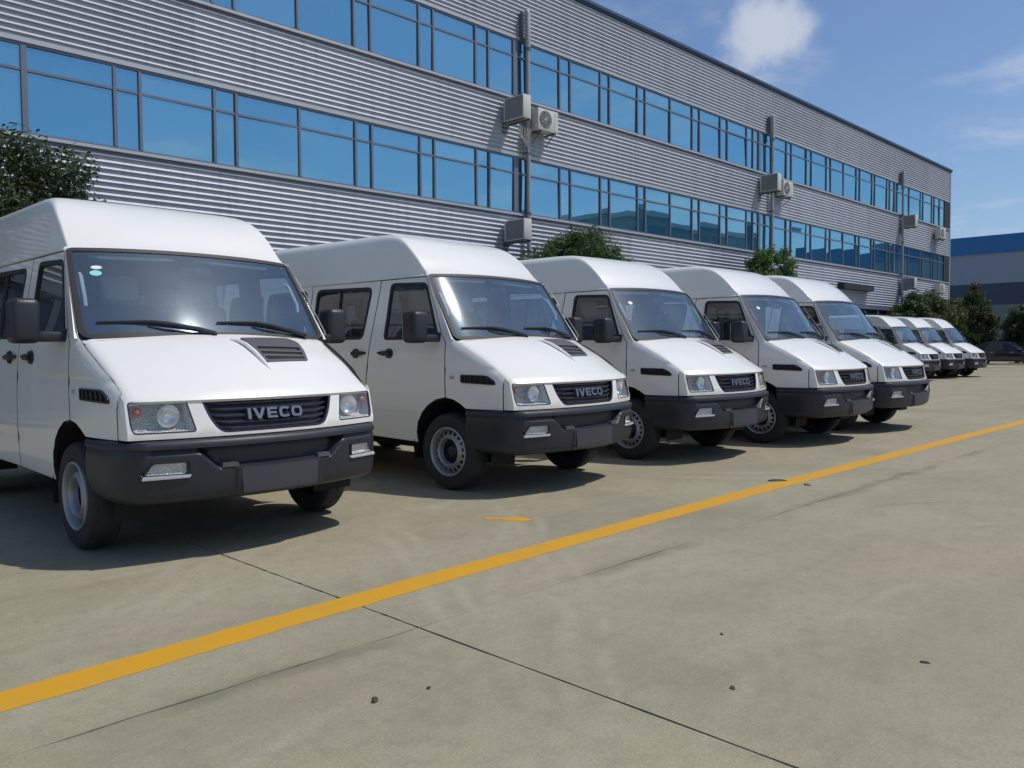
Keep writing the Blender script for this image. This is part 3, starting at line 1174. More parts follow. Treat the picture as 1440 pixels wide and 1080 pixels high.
def ring_glyph(a0, a1, w=1.0, st=.24, n=18):
    """rounded ring stroke, angles in degrees, split into quads"""
    def pt(t, k):
        c, s = math.cos(t), math.sin(t)
        e = .62
        x = .5 * w + (.5 * w - k) * math.copysign(abs(c) ** e, c)
        y = .5 + (.5 - k * .86) * math.copysign(abs(s) ** e, s)
        return (x, y)
    out = []
    for i in range(n):
        t0 = R(a0 + (a1 - a0) * i / n)
        t1 = R(a0 + (a1 - a0) * (i + 1) / n)
        out.append([pt(t0, 0), pt(t1, 0), pt(t1, st), pt(t0, st)])
    return out


GLYPH['C'] = (.92, ring_glyph(32, 328, .98))
GLYPH['O'] = (1.0, ring_glyph(0, 360, 1.0))


def make_van():
    root = empty('white_van', (0, 0, 0), 0, 'white high-roof van', 'van', 'white vans parked in a row')
    P = M['paint']
    PM = [P, M['liner'], M['seal']]
    # ---------------------------------------------------------------- body (fenders, pillars, quarters, back)
    body = MB()
    for sg in (-1, 1):
        ss = side_surf(sg)
        o = (sg, 0, 0)
        fender = [(-.008, .84)] + ARCH2[1:] + [(.30, .749), (.640, .749), (.640, 1.028), (.50, 1.128), (.30, 1.236), (.11, 1.330), (.062, 1.358),
                  (-.336, 1.955), (-.352, 1.950), (-.065, 1.400), (-.012, 1.330)]
        panel(body, fender, [], ss, .05, .02, o, 0, 1, 2, rows=(1.068, 1.09, 1.112))
        panel(body, [(-1.03, 1.958), (-.345, 1.958), (-.345, 1.966), (-4.04, 1.985), (-4.04, 1.966)], [], ss, .1, .02, o, 0, 1)
        q = [(-2.180, .43), (-2.175, 1.955), (-4.04, 1.960), (-4.05, .46), (-3.40, .43)] + arc(-2.95, .44)
        q = [(-2.180, .43), (-2.175, 1.955), (-4.04, 1.960), (-4.05, .43)] + list(reversed(arc(-2.95, .44)))[0:0] + [(-2.95 - .44 * math.cos(math.asin(.07 / .44)), .43)] + list(reversed(arc(-2.95, .44)))[1:-1] + [(-2.95 + .44 * math.cos(math.asin(.07 / .44)), .43)]
        panel(body, q, [offset_poly(Q1_WIN, .0), offset_poly(Q2_WIN, .0)], ss, .08, .025, o, 0, 1, 2, rows=(1.09,))
        # A pillar, rounded towards the windscreen
        n, kk = 16, 5
        vs, ns = [], []
        for i in range(n + 1):
            t = i / n
            f0, z0 = .062 + (-.336 - .062) * t, 1.358 + (1.955 - 1.358) * t
            a = Vector((sg * side_w(min(f0, -.02), z0), -f0, z0))
            g = ws_surf(sg * .862, .75 * t + .0, -.004)
            c = Vector((a.x - sg * .002, g.y - .012, (a.z + g.z) / 2))
            for k in range(kk + 1):
                s = k / kk
                vs.append(a * (1 - s) ** 2 + c * 2 * s * (1 - s) + g * s * s)
        fs = []
        for i in range(n):
            for k in range(kk):
                f = (i * (kk + 1) + k, i * (kk + 1) + k + 1, (i + 1) * (kk + 1) + k + 1, (i + 1) * (kk + 1) + k)
                fs.append(f if sg < 0 else f[::-1])
        body.add(vs, fs, 0, True)
        # small fillet from pillar foot to hood corner
    # cowl strip under the windscreen and header above it
    vs, fs = [], []
    for i in range(25):
        u = -1 + i / 12
        a = ws_surf(u * .86, -.012, -.012)
        b = hood_surf(u * .985, 0.0, -.012)
        b.y -= .03
        vs += [a, b]
    for i in range(24):
        fs.append((2 * i, 2 * i + 1, 2 * i + 3, 2 * i + 2))
    body.add(vs, fs, 0, True)
    vs, fs = [], []
    for i in range(25):
        u = -1 + i / 12
        a = ws_surf(u * .86, .752, -.006)
        b = ws_surf(u * .86, .775, -.006)
        vs += [a, b, b + Vector((0, .05, -.005))]
    for i in range(24):
        fs += [(3 * i, 3 * i + 3, 3 * i + 4, 3 * i + 1), (3 * i + 1, 3 * i + 4, 3 * i + 5, 3 * i + 2)]
    body.add(vs, fs, 0, True)
    # back wall with two door windows
    bw = [round_poly([(-.70, 1.42), (-.70, 1.90), (-.06, 1.90), (-.06, 1.42)], .05), round_poly([(.06, 1.42), (.06, 1.90), (.70, 1.90), (.70, 1.42)], .05)]
    panel(body, [(-.90, .45), (-.93, 1.0), (-.92, 1.36), (-.83, 1.98), (.83, 1.98), (.92, 1.36), (.93, 1.0), (.90, .45)], bw, lambda x, z: Vector((x, 4.05, z)), .2, .03, (0, 1, 0), 0, 1)
    mesh_obj('body', body, PM, root)
    rg = MB()
    for w in bw:
        panel(rg, w, [], lambda x, z: Vector((x, 4.035, z)), .3, 0, (0, 1, 0))
    mesh_obj('rear_window', rg, M['glass'], root)

    # ---------------------------------------------------------------- doors
    for sg in (-1, 1):
        ss = side_surf(sg)
        o = (sg, 0, 0)
        d = MB()
        outl = list(ARCH) + [(-.022, 1.330), (-.073, 1.400), (-.358, 1.945), (-1.003, 1.945), (-1.144, .98), (-1.195, .43)]
        panel(d, outl, [DOOR_WIN], ss, .06, .025, o, 0, 1, 2, rows=(1.068, 1.09, 1.112, .655))
        door = mesh_obj('front_door', d, PM, root)
        sl_ = MB()
        outl = [(-1.207, .43), (-1.156, .98), (-1.014, 1.947), (-2.165, 1.952), (-2.170, .43)]
        panel(sl_, outl, [SLIDE_WIN], ss, .07, .025, o, 0, 1, 2, rows=(1.068, 1.09, 1.112, .655))
        slide = mesh_obj('sliding_door', sl_, PM, root)
        for dr, win, nm in ((door, DOOR_WIN, 'd'), (slide, SLIDE_WIN, 's')):
            g = MB()
            ring(g, win, .020, .010, ss, .004, .022, o, 0)
            mesh_obj('window_seal', g, M['seal'], dr)
            g = MB()
            panel(g, offset_poly(win, -.012), [], side_surf(sg, -.010), .12, 0, o)
            mesh_obj('window_pane', g, M['glass'], dr)
        # glazing bar of the sliding window
        g = MB()
        p0, p1 = side_surf(sg, -.006)(-1.66, 1.395), side_surf(sg, -.006)(-1.66, 1.895)
        g.tube([p0, p1], .014, 6)
        mesh_obj('window_bar', g, M['seal'], slide)
        # handles: round cup + tapered grip
        for dr, fc, tip in ((door, -.795, -.965), (slide, -1.315, -1.155)):
            g = MB()
            ns_ = 20
            c0 = side_surf(sg, 0)(fc, 1.236)
            vs = [c0 + Vector((sg * .016, 0, 0))]
            for k in range(ns_):
                t = 2 * math.pi * k / ns_
                vs.append(c0 + Vector((sg * .014, -math.cos(t) * .052, math.sin(t) * .045)))
            for k in range(ns_):
                t = 2 * math.pi * k / ns_
                vs.append(c0 + Vector((-sg * .01, -math.cos(t) * .060, math.sin(t) * .052)))
            fs = [(0, 1 + k, 1 + (k + 1) % ns_) for k in range(ns_)] + [(1 + k, 1 + ns_ + k, 1 + ns_ + (k + 1) % ns_, 1 + (k + 1) % ns_) for k in range(ns_)]
            g.add(vs, fs, 0, True)
            dirf = 1 if tip > fc else -1
            g.tube([side_surf(sg, .026)(fc - dirf * .03, 1.236), side_surf(sg, .030)(fc + dirf * .05, 1.238), side_surf(sg, .022)(fc + dirf * .11, 1.240), side_surf(sg, .004)(tip, 1.242)], [.020, .024, .020, .010], 8)
            mesh_obj('handle', g, M['black'], dr)

    for sg in (-1, 1):
        ss = side_surf(sg)
        for win in (Q1_WIN, Q2_WIN):
            g = MB()
            ring(g, win, .022, .012, ss, .004, .026, (sg, 0, 0))
            w = mesh_obj('side_window', g, M['seal'], root)
            g = MB()
            panel(g, offset_poly(win, -.012), [], side_surf(sg, -.010), .15, 0, (sg, 0, 0))
            mesh_obj('window_pane', g, M['glass'], w)

    # ---------------------------------------------------------------- roof
    r = MB()
    qs = []
    nq = 56
    for i in range(nq + 1):
        x = -1 + 2 * i / nq
        qs.append(1.75 * math.copysign(abs(x) ** .55, x))
    sv = [0, .02, .045, .07, .10, .135, .17, .20, .24, .28, .32, .36, .40, .44, .48, .53, .58, .64, .72, .82, .95, 1.1, 1.35, 1.7, 2.2, 2.7, 3.1, 3.25, 3.35, 3.45, 3.53, 3.59, 3.64, 3.67, 3.69, 3.70]
    vs = [roof_surf(q, s) for s in sv for q in qs]
    n = nq + 1
    fs = [(i * n + k, i * n + k + 1, (i + 1) * n + k + 1, (i + 1) * n + k) for i in range(len(sv) - 1) for k in range(nq)]
    r.add(vs, fs, 0, True)
    vs2 = [v + Vector((-math.copysign(.03, v.x) if abs(v.x) > .7 else 0, .03 if i < 3 * n else 0, -.03)) for i, v in enumerate(vs)]
    r.add(vs2, [f[::-1] for f in fs], 1, True)
    # drip edge along the gutter
    for sg in (-1, 1):
        pts = [(sg * (side_w(-1, 1.962) + .004), -f, 1.960 + .006 * (-f - .35) / 3.6) for f in (-.345, -.8, -1.5, -2.5, -3.3, -4.02)]
        r.tube(pts, .007, 6)
    ro = mesh_obj('roof', r, PM, root)

    # ---------------------------------------------------------------- hood
    h = MB()
    nu, nsr = 44, 22
    us = [-1 + 2 * i / nu for i in range(nu + 1)]
    us = [math.copysign(1 - (1 - abs(u)) ** 1.35, u) for u in us]
    svals = [i / nsr for i in range(nsr + 1)]
    vs = [hood_surf(u, s) for s in svals for u in us]
    n = nu + 1
    fs = [(i * n + k, (i + 1) * n + k, (i + 1) * n + k + 1, i * n + k + 1) for i in range(nsr) for k in range(nu)]
    h.add(vs, fs, 0, True)
    # folded lip round the free edges
    edge = [k for k in range(nsr * n, nsr * n + n)]
    side_l = [i * n for i in range(nsr + 1)]
    side_r = [i * n + nu for i in range(nsr + 1)]
    loop = side_l + edge[1:-1] + side_r[::-1]
    low = [vs[i] + Vector((-math.copysign(.006, vs[i].x) if abs(vs[i].x) > .8 else 0, .012 if i >= nsr * n else 0, -.016)) for i in loop]
    h.add([vs[i] for i in loop] + low, [(k, k + 1, len(loop) + k + 1, len(loop) + k) for k in range(len(loop) - 1)], 0, False)
    hood = mesh_obj('hood', h, [P], root)

    # hood ventilation scoop (white flank, grey top, dark louvres)
    def hs(x, z_s, lift):
        """x metres across, z_s hood parameter s"""
        return hood_surf(x / .88, z_s, lift)
    v = MB()
    top = [(.070, .165), (.47, .125), (.535, .20), (.512, .40), (.470, .555), (.112, .585), (.108, .45), (.100, .32), (.088, .23)]
    top = round_poly(top, [.02, .03, .05, .05, .012, .015, .05, .05, .03], 3)

    def scoop(x, s, lift=0.0):
        return hs(x, s, .022 + lift - .014 * sstep(.28, .58, s))
    op = round_poly([(.128, .345), (.488, .335), (.455, .530), (.135, .550)], .010, 2)
    panel(v, top, [op], scoop, .03, .026, (0, -.4, 1), 0, 0)
    vent = mesh_obj('hood_vent', v, M['vent'], root)
    v = MB()
    panel(v, offset_poly(op, .004), [], lambda x, s: hs(x, s, .002), .08, 0, (0, -.4, 1))
    mesh_obj('vent_backing', v, M['dark'], vent)
    for k in range(2):
        s0 = .395 + k * .078
        x0, x1 = .124 + .004 * k, .492 - .011 * k
        v = MB()
        a, b = hs(x0, s0, .019 - .003 * k), hs(x1, s0, .019 - .003 * k)
        c, d = hs(x1, s0 + .020, .013 - .003 * k), hs(x0, s0 + .020, .013 - .003 * k)
        th = Vector((0, .003, -.008))
        v.add([a, b, c, d, a + th, b + th, c + th, d + th], [(3, 2, 1, 0), (4, 5, 6, 7), (0, 1, 5, 4), (2, 3, 7, 6), (1, 2, 6, 5), (3, 0, 4, 7)])
        mesh_obj('louvre', v, M['louvre'], vent)
    v = MB()
    pts = [hs(.010, .14, .002), hs(.048, .20, .012), hs(.072, .30, .016), hs(.084, .44, .014), hs(.092, .58, .008), hs(.10, .68, -.002)]
    v.tube(pts, [.006, .015, .018, .018, .015, .006], 8, flat=.8)
    mesh_obj('vent_flank', v, [P], vent)

    # ---------------------------------------------------------------- windscreen
    wsp = round_poly([(-.850, .0), (-.845, .75), (.845, .75), (.850, .0)], [.07, .04, .04, .07])
    g = MB()
    ring(g, wsp, .022, .010, ws_surf, .006, .02, (0, -1, .6))
    wso = mesh_obj('windscreen', g, M['seal'], root)
    g = MB()
    panel(g, offset_poly(wsp, -.010), [], ws_surf, .07, 0, (0, -1, .6))
    mesh_obj('window_pane', g, M['windscreen'], wso)
    # wipers
    for x_p, x_t, t_t in ((-.060, -.760, .115), (.665, -.010, .105)):
        g = MB()
        tp = (x_p, .004)
        pv = ws_surf(x_p, .004, .022)
        mid = ws_surf(x_p - .30, .075, .042)
        g.tube([pv + Vector((0, -.01, -.012)), pv, ws_surf(x_p - .10, .030, .036), mid, ws_surf(x_p - .40, .098, .034)], [.020, .015, .012, .010, .007], 8)
        w = mesh_obj('wiper', g, M['black'], root)
        g = MB()
        g.tube([ws_surf(x_p - .02, .028, .012), ws_surf(x_p - .22, .075, .014), ws_surf(x_p - .42, .108, .016), ws_surf(x_t, t_t, .012)], [.006, .010, .011, .006], 6)
        mesh_obj('wiper_blade', g, M['seal'], w)

    g = MB()
    g.tube([ws_surf(.872, .02, .03), ws_surf(.868, .04, .045), ws_surf(.850, .42, .040)], [.010, .006, .0045], 8)
    g.tube([ws_surf(.850, .42, .040), ws_surf(.835, .60, .038)], .003, 6)
    mesh_obj('antenna', g, M['steel'], root)

    # ---------------------------------------------------------------- front panel with lamp and grille openings
    def lamp(sg):
        p = [(.852, .972), (.545, .979), (.505, .790), (.836, .790), (.848, .83)]
        return [(sg * x, z) for x, z in p]
    grl = [(-.462, .979), (.462, .979), (.425, .86), (.365, .770), (-.365, .770), (-.425, .86)]
    gpoly = round_poly(grl, [.015, .015, .1, .05, .05, .1])
    lampL = round_poly(lamp(-1), .018, 3)
    lampR = round_poly(lamp(1), .018, 3)
    fp = MB()
    panel(fp, [(-.868, .752), (-.868, .984), (.868, .984), (.868, .752)], [gpoly, lampL, lampR], front_surf(), .045, .03, (0, -1, 0), 0, 0)
    for sg in (-1, 1):
        vs, fs = [], []
        kk = 6
        zs = [.752 + (.984 - .752) * i / 8 for i in range(9)]
        zs2 = [.752 + (1.020 - .752) * i / 8 for i in range(9)]
        for z, z2 in zip(zs, zs2):
            a = Vector((sg * .868, -front_f(.868, z), z))
            b = Vector((sg * side_w(.650, min(z2, .97)), -.650, z2))
            c = Vector((b.x, -.692, (z + z2) / 2))
            for k in range(kk + 1):
                s = k / kk
                vs.append(a * (1 - s) ** 2 + c * 2 * s * (1 - s) + b * s * s)
        for i in range(8):
            for k in range(kk):
                f = (i * (kk + 1) + k, i * (kk + 1) + k + 1, (i + 1) * (kk + 1) + k + 1, (i + 1) * (kk + 1) + k)
                fs.append(f if sg > 0 else f[::-1])
        fp.add(vs, fs, 0, True)
    mesh_obj('front_panel', fp, PM, root)

    # headlights
    for sg, poly in ((-1, lampL), (1, lampR)):
        g = MB()
        # bowl: walls going back plus back plate
        inn = densify(offset_poly(poly, -.002), .05)
        N = len(inn)
        fr_ = [front_surf(-.006)(x, z) for x, z in inn]
        cx = sg * .68
        bk = [Vector((cx + (p.x - cx) * .86, p.y + .085, .885 + (p.z - .885) * .82)) for p in fr_]
        cc = sum(bk, Vector()) / N
        g.add(fr_ + bk + [cc + Vector((0, .02, 0))], [(i, (i + 1) % N, N + (i + 1) % N, N + i) for i in range(N)] + [(N + i, N + (i + 1) % N, 2 * N) for i in range(N)], 0, False)
        lampo = mesh_obj('headlight', g, M['reflector'], root)
        # two bowls
        for bx, rad in ((.640, .070),):
            g = MB()
            f0 = front_f(bx, .88) - .030
            prof = [(rad, 0), (rad * .9, .022), (rad * .65, .042), (rad * .3, .052), (.012, .054), (.012, .02), (0.0, .018)]
            Mx = Matrix.Translation((sg * bx, -f0, .885)) @ Matrix.Rotation(R(90), 4, 'Z')
            g.lathe(prof, 20, 0, Mx)
            mesh_obj('reflector_bowl', g, M['bowl'], lampo)
        g = MB()
        Mx = Matrix.Translation((sg * .795, -(front_f(.795, .9) - .05), .912))
        bm = bmesh.new()
        bmesh.ops.create_uvsphere(bm, u_segments=12, v_segments=8, radius=.026)
        g.bm(bm, 0, True, Mx)
        mesh_obj('indicator_bulb', g, M['amber'], lampo)
        g = MB()
        panel(g, offset_poly(poly, -.002), [], front_surf(-.004), .05, 0, (0, -1, 0))
        mesh_obj('lens', g, M['lens'], lampo)
        g = MB()
        ring(g, poly, .004, .003, front_surf(), .001, .02, (0, -1, 0), 0, .05)
        mesh_obj('lamp_seal', g, M['seal'], lampo)

    # grille: backing, slats, lettering
    g = MB()
    panel(g, offset_poly(gpoly, .004), [], front_surf(-.055), .08, 0, (0, -1, 0))
    inn = densify(gpoly, .06)
    N = len(inn)
    g.add([front_surf(-.002)(x, z) for x, z in inn] + [front_surf(-.055)(x, z) for x, z in inn], [(i, (i + 1) % N, N + (i + 1) % N, N + i) for i in range(N)], 0, False)
    panel(g, offset_poly(gpoly, -.002), [offset_poly(gpoly, -.016)], front_surf(-.004), .08, .02, (0, -1, 0))
    gr = mesh_obj('grille', g, M['grille'], root)
    for k, z in enumerate((.948, .908, .868, .828, .791)):
        hw = lerp([(.770, .365), (.86, .425), (.979, .462)], z) - .012
        nn = 18
        vs, fs = [], []
        for i in range(nn + 1):
            x = -hw + 2 * hw * i / nn
            e = abs(x) / hw
            back = -.006 - .022 * sstep(.80, 1.0, e)
            zz = z + .012 * sstep(.78, 1.0, e)
            f = front_surf(back)(x, zz)
            vs += [f + Vector((0, .022, .0115)), f + Vector((0, 0, .004)), f + Vector((0, .004, -.006)), f + Vector((0, .028, -.004))]
        for i in range(nn):
            for j in range(4):
                q = (j + 1) % 4
                fs.append((4 * i + j, 4 * i + q, 4 * i + 4 + q, 4 * i + 4 + j))
        s_ = MB()
        s_.add(vs, fs, 0, False)
        mesh_obj('slat', s_, M['slat'], gr)
    hgt, gap, wsc = .066, .013, .082
    total = sum(GLYPH[c][0] for c in 'IVECO') * wsc + gap * 4
    x = -total / 2
    for c in 'IVECO':
        w, polys = GLYPH[c]
        g = MB()
        for pl in polys:
            g.prism([(x + px_ * wsc, .845 + py_ * hgt) for px_, py_ in pl], .012, -.014, lambda p, q, d: front_surf(d)(p, q))
        mesh_obj('letter', g, M['letter'], gr)
        x += w * wsc + gap

    # ---------------------------------------------------------------- bumper
    path = []
    for i in range(9):
        path.append((-.937 + .0, .236 + (.52 - .236) * i / 8))
    a, c, b = Vector((-.937, .52)), Vector((-.930, .735)), Vector((-.80, .822))
    for i in range(1, 13):
        t = i / 12
        p = a * (1 - t) ** 2 + c * 2 * t * (1 - t) + b * t * t
        path.append((p.x, p.y))
    nf = 128
    for i in range(1, nf):
        x = -.80 + 1.6 * i / nf
        path.append((x, .960 - .158 * (x / .856) ** 2))
    path += [(-x, f) for x, f in path[:21][::-1]]
    N = len(path)
    nrm = []
    for i in range(N):
        p0, p1 = Vector(path[max(0, i - 1)]), Vector(path[min(N - 1, i + 1)])
        d = (p1 - p0).normalized()
        nrm.append(Vector((-d.y, d.x)))
    prof = [(.746, .110), (.746, .055), (.742, .030), (.734, .012), (.722, .003), (.706, 0.0), (.694, 0.0), (.688, .010), (.680, .013), (.672, .011), (.660, .008), (.652, .007), (.644, .006), (.632, .006), (.62, .005), (.610, .005), (.600, .005), (.590, .005), (.582, .005), (.574, .005), (.567, .005),
            (.562, .005), (.552, .005), (.53, .005), (.50, .006), (.47, .008), (.44, .012), (.415, .016), (.395, .024), (.378, .040), (.366, .065), (.362, .12)]
    vs, fs = [], []
    for z, ins in prof:
        for i in range(N):
            x, f = path[i]
            e = ins
            frt = sstep(.55, .75, f)
            ax = abs(x)
            # central intake
            hw = .395 + (z - .565) * .95
            rec = sstep(hw + .024, hw - .024, ax) * sstep(.556, .578, z) * sstep(.692, .680, z)
            e += .075 * rec * frt
            # plate block
            e -= .014 * sstep(.305, .290, ax) * sstep(.568, .556, z) * frt
            # wing panel above the fog lamps
            e += .010 * sstep(.44, .46, ax) * sstep(.80, .76, ax) * sstep(.655, .668, z) * sstep(.694, .684, z) * frt
            # pocket of the fog lamp
            e += .030 * sstep(.572, .582, ax) * sstep(.815 - (z - .548) * .7, .800 - (z - .548) * .7, ax) * sstep(.541, .546, z) * sstep(.618, .612, z) * frt
            zz = z
            if z < .45 and f < .62:
                zz = z + .0
            n_ = nrm[i]
            vs.append(Vector((x - n_.x * e, -(f - n_.y * e), zz)))
    for i in range(len(prof) - 1):
        for k in range(N - 1):
            fs.append((i * N + k, (i + 1) * N + k, (i + 1) * N + k + 1, i * N + k + 1))
    g = MB()
    g.add(vs, fs, 0, True)
    bumper = g.build('bumper', M['plastic'], root, 28)

    def bsurf(x, z, lift=0.0):
        return Vector((x, -(.955 - .158 * (x / .856) ** 2 + lift - .004), z))
    g = MB()
    panel(g, round_poly([(-.270, .552), (.270, .552), (.262, .395), (-.262, .395)], .012, 2), [], lambda x, z: bsurf(x, z, .020 - .10 * max(0, .43 - z)), .1, .012, (0, -1, 0), 0, 0)
    mesh_obj('plate_holder', g, M['plate'], bumper)
    for sg in (-1, 1):
        g = MB()
        pts = round_poly([(sg * .375, .590), (sg * .285, .590), (sg * .275, .562), (sg * .385, .562)], .006, 2)
        panel(g, pts, [], lambda x, z: bsurf(x, z, .006 + .02 * (z - .56) * -1), .1, .03, (0, -1, 0), 0, 0)
        mesh_obj('bumper_step', g, M['vent'], bumper)
    for sg in (-1, 1):
        pol = round_poly([(sg * .585, .612), (sg * .760, .612), (sg * .805, .548), (sg * .585, .545)], .010, 2)
        g = MB()
        inn = densify(pol, .06)
        n2 = len(inn)
        a_ = [bsurf(p[0], p[1], .002) for p in inn]
        b_ = [bsurf(p[0] * .97 + sg * .02, .58 + (p[1] - .58) * .7, -.018) for p in inn]
        cc = sum(b_, Vector()) / n2
        g.add(a_ + b_ + [cc], [(i, (i + 1) % n2, n2 + (i + 1) % n2, n2 + i) for i in range(n2)] + [(n2 + i, n2 + (i + 1) % n2, 2 * n2) for i in range(n2)], 0, False)
        panel(g, offset_poly(pol, .010), [offset_poly(pol, .0)], lambda x, z: bsurf(x, z, .008), .06, .012, (0, -1, 0), 1, 1)
        fog = mesh_obj('fog_lamp', g, [M['reflector'], M['black']], bumper)
        g = MB()
        panel(g, pol, [], lambda x, z: bsurf(x, z, .003), .06, 0, (0, -1, 0))
        # lens sits on its own sheet
        g2 = MB()
        g2.add(g.v, g.f, 0, True, [n if n is not None else (0, -1, 0) for n in g.n])
        # pale lip below the lamp
        lip = MB()
        lp = round_poly([(sg * .560, .540), (sg * .815, .543), (sg * .825, .520), (sg * .572, .522)], .006, 2)
        panel(lip, lp, [], lambda x, z: bsurf(x, z, .018 - .4 * max(0, z - .53)), .06, .02, (0, -1, 0), 0, 0)
        mesh_obj('lens', g2, M['lens'], fog) if False else mesh_obj('fog_lens', g2, M['lens'], bumper)
        mesh_obj('lamp_lip', lip, M['pale'], bumper)

    # ---------------------------------------------------------------- mirrors, side vents
    for sg in (-1, 1):
        g = MB()
        g.bbox(sg * 1.142 - .083, sg * 1.142 + .083, .085, .265, 1.328, 1.612, .040, 0, None, 3)
        mi = mesh_obj('wing_mirror', g, M['plastic'], root)
        g = MB()
        g.bbox(min(sg * .905, sg * 1.08), max(sg * .905, sg * 1.08), .09, .17, 1.338, 1.405, .018, 0, None, 2)
        g.bbox(min(sg * .885, sg * .925), max(sg * .885, sg * .925), .085, .235, 1.330, 1.425, .015)
        mesh_obj('mirror_arm', g, M['plastic'], mi)
        g = MB()
        g.box(sg * 1.142 - .066, sg * 1.142 + .066, .2655, .268, 1.350, 1.590)
        mesh_obj('mirror_glass', g, M['chrome'], mi)
        # side vent on the fender
        ss = side_surf(sg)
        vp = round_poly([(.185, 1.048), (.48, 1.044), (.565, .995), (.565, .962), (.188, .975)], [.012, .03, .02, .01, .012], 3)
        g = MB()
        panel(g, vp, [], lambda p, q: ss(p, q, .003), .05, .01, (sg, 0, 0))
        sv_ = mesh_obj('side_vent', g, M['dark'], root)
        g = MB()
        ring(g, offset_poly(vp, -.006), .004, .006, ss, .010, .012, (sg, 0, 0), 0, .05)
        for k in range(5):
            f0 = .235 + k * .062
            g.tube([ss(f0, 1.040 - .012 * max(0, k - 3), .008), ss(f0 + .012, .976, .008)], .007, 6)
        mesh_obj('vent_frame', g, M['black'], sv_)
        g = MB()
        c0 = ss(.075, 1.02, .0)
        g.bbox(c0.x - .006 * 1, c0.x + .006, c0.y - .03, c0.y + .03, 1.005, 1.035, .005)
        mesh_obj('side_marker', g, M['pale'], root)

    # ---------------------------------------------------------------- wheels
    def wheel(x, f, sg):
        w = empty('wheel', (x, -f, .35))
        w.parent = root
        w.rotation_euler = (0, 0, 0 if sg > 0 else math.pi)
        return w
    ty = MB()
    ty.lathe([(.205, -.165), (.225, -.185), (.290, -.200), (.325, -.190), (.346, -.165), (.3505, -.10), (.346, -.035), (.325, -.008), (.290, .002), (.245, -.006), (.222, -.012), (.205, -.03), (.205, -.165)], 48)
    rim = MB()
    rim.lathe([(.224, -.016), (.222, .000), (.214, .004), (.206, -.002), (.200, -.020), (.194, -.052), (.190, -.060)], 48)
    # disc with hand holes: solid rings and 18 spokes
    rim.lathe([(.190, -.060), (.184, -.050)], 48)
    nh = 18
    for k in range(nh):
        t0 = 2 * math.pi * (k + .30) / nh
        t1 = 2 * math.pi * (k + .30 + .48) / nh
        vs = []
        for t in (t0, (t0 + t1) / 2, t1):
            for r_, x_ in ((.184, -.050), (.154, -.030)):
                vs.append((x_, r_ * math.sin(t), r_ * math.cos(t)))
        rim.add(vs, [(0, 1, 3, 2), (2, 3, 5, 4)], 0, True)
    rim.lathe([(.154, -.030), (.140, -.020), (.134, -.010), (.126, -.004), (.119, -.010), (.114, -.030), (.110, -.062)], 48)
    hub = MB()
    hub.lathe([(.190, -.085), (.110, -.090), (.095, -.085), (.075, -.080), (.055, -.060), (.045, -.050), (0.0, -.048)], 32)
    for k in range(6):
        t = 2 * math.pi * k / 6
        Mx = Matrix.Translation((-.078, .086 * math.sin(t), .086 * math.cos(t)))
        hub.lathe([(.010, -.01), (.010, .012), (0, .014)], 6, 0, Mx, False)
    tm, rm, hm = ty.mesh('tyre', [M['rubber']]), rim.mesh('rim', [M['steel']], 50), hub.mesh('hub', [M['black']])
    for f in (0.0, -2.95):
        for sg in (-1, 1):
            w = wheel(sg * .932, f, sg)
            link(bpy.data.objects.new('tyre', tm), w)
            link(bpy.data.objects.new('rim', rm), w)
            link(bpy.data.objects.new('hub', hm), w)

    # ---------------------------------------------------------------- underside
    g = MB()
    g.box(-.62, .62, -.60, 3.95, .42, .62)
    g.box(-.90, .90, .45, 2.40, .44, .60)
    g.box(-.90, .90, 3.45, 4.03, .46, .62)
    g.box(-.62, .62, -.66, .46, .40, 1.02)
    g.box(-.74, .74, -.80, -.60, .42, .72)
    for f in (0.0, 2.95):
        g.tube([(-.75, f, .35), (.75, f, .35)], .055, 10)
    for sg in (-1, 1):
        for f, r_ in ((0.0, .475), (-2.95, .445)):
            vs, fs = [], []
            n = 16
            for i in range(n + 1):
                t = -.25 + (math.pi + .5) * i / n
                for x in (.915, .60):
                    vs.append((sg * (x - (.06 if t < .5 and f == 0 else 0)), -(f + r_ * math.cos(t)), .36 + r_ * math.sin(t)))
            for i in range(n):
                fs.append((2 * i, 2 * i + 1, 2 * i + 3, 2 * i + 2))
            g.add(vs, fs, 0, True)
            g.add([(sg * .62, -(f + r_ * 1.0 * math.cos(t)), .36 + r_ * math.sin(t)) for t in [(-.25 + (math.pi + .5) * i / n) for i in range(n + 1)]], [tuple(range(n + 1))], 0)
    g.tube([(-.55, -.3, .33), (-.45, .8, .33), (-.45, 3.6, .36)], .05, 8)
    mesh_obj('chassis', g, M['dark'], root)

    # ---------------------------------------------------------------- cabin
    g = MB()
    vs, fs = [], []
    secs = [(.13, 1.345), (.02, 1.365), (-.14, 1.355), (-.26, 1.30), (-.31, 1.20), (-.27, .95)]
    for f, z in secs:
        for i in range(9):
            x = -.86 + 1.72 * i / 8
            bump_ = .05 * math.exp(-((x - .42) / .2) ** 2) if z > 1.25 else 0
            vs.append((x, -(f - .05 * (abs(x) / .86) ** 2), z - .02 * (abs(x) / .86) ** 2 + bump_ * (1 if f < .05 else .2)))
    for i in range(len(secs) - 1):
        for k in range(8):
            fs.append((i * 9 + k, i * 9 + k + 1, (i + 1) * 9 + k + 1, (i + 1) * 9 + k))
    g.add(vs, fs, 0, True)
    mesh_obj('dashboard', g, M['dash'], root)
    g = MB()
    n = 24
    Mx = Matrix.Translation((.42, .46, 1.30)) @ Matrix.Rotation(R(38), 4, 'X')
    ringp = [Mx @ Vector((.20 * math.cos(2 * math.pi * k / n), .20 * math.sin(2 * math.pi * k / n), 0)) for k in range(n + 1)]
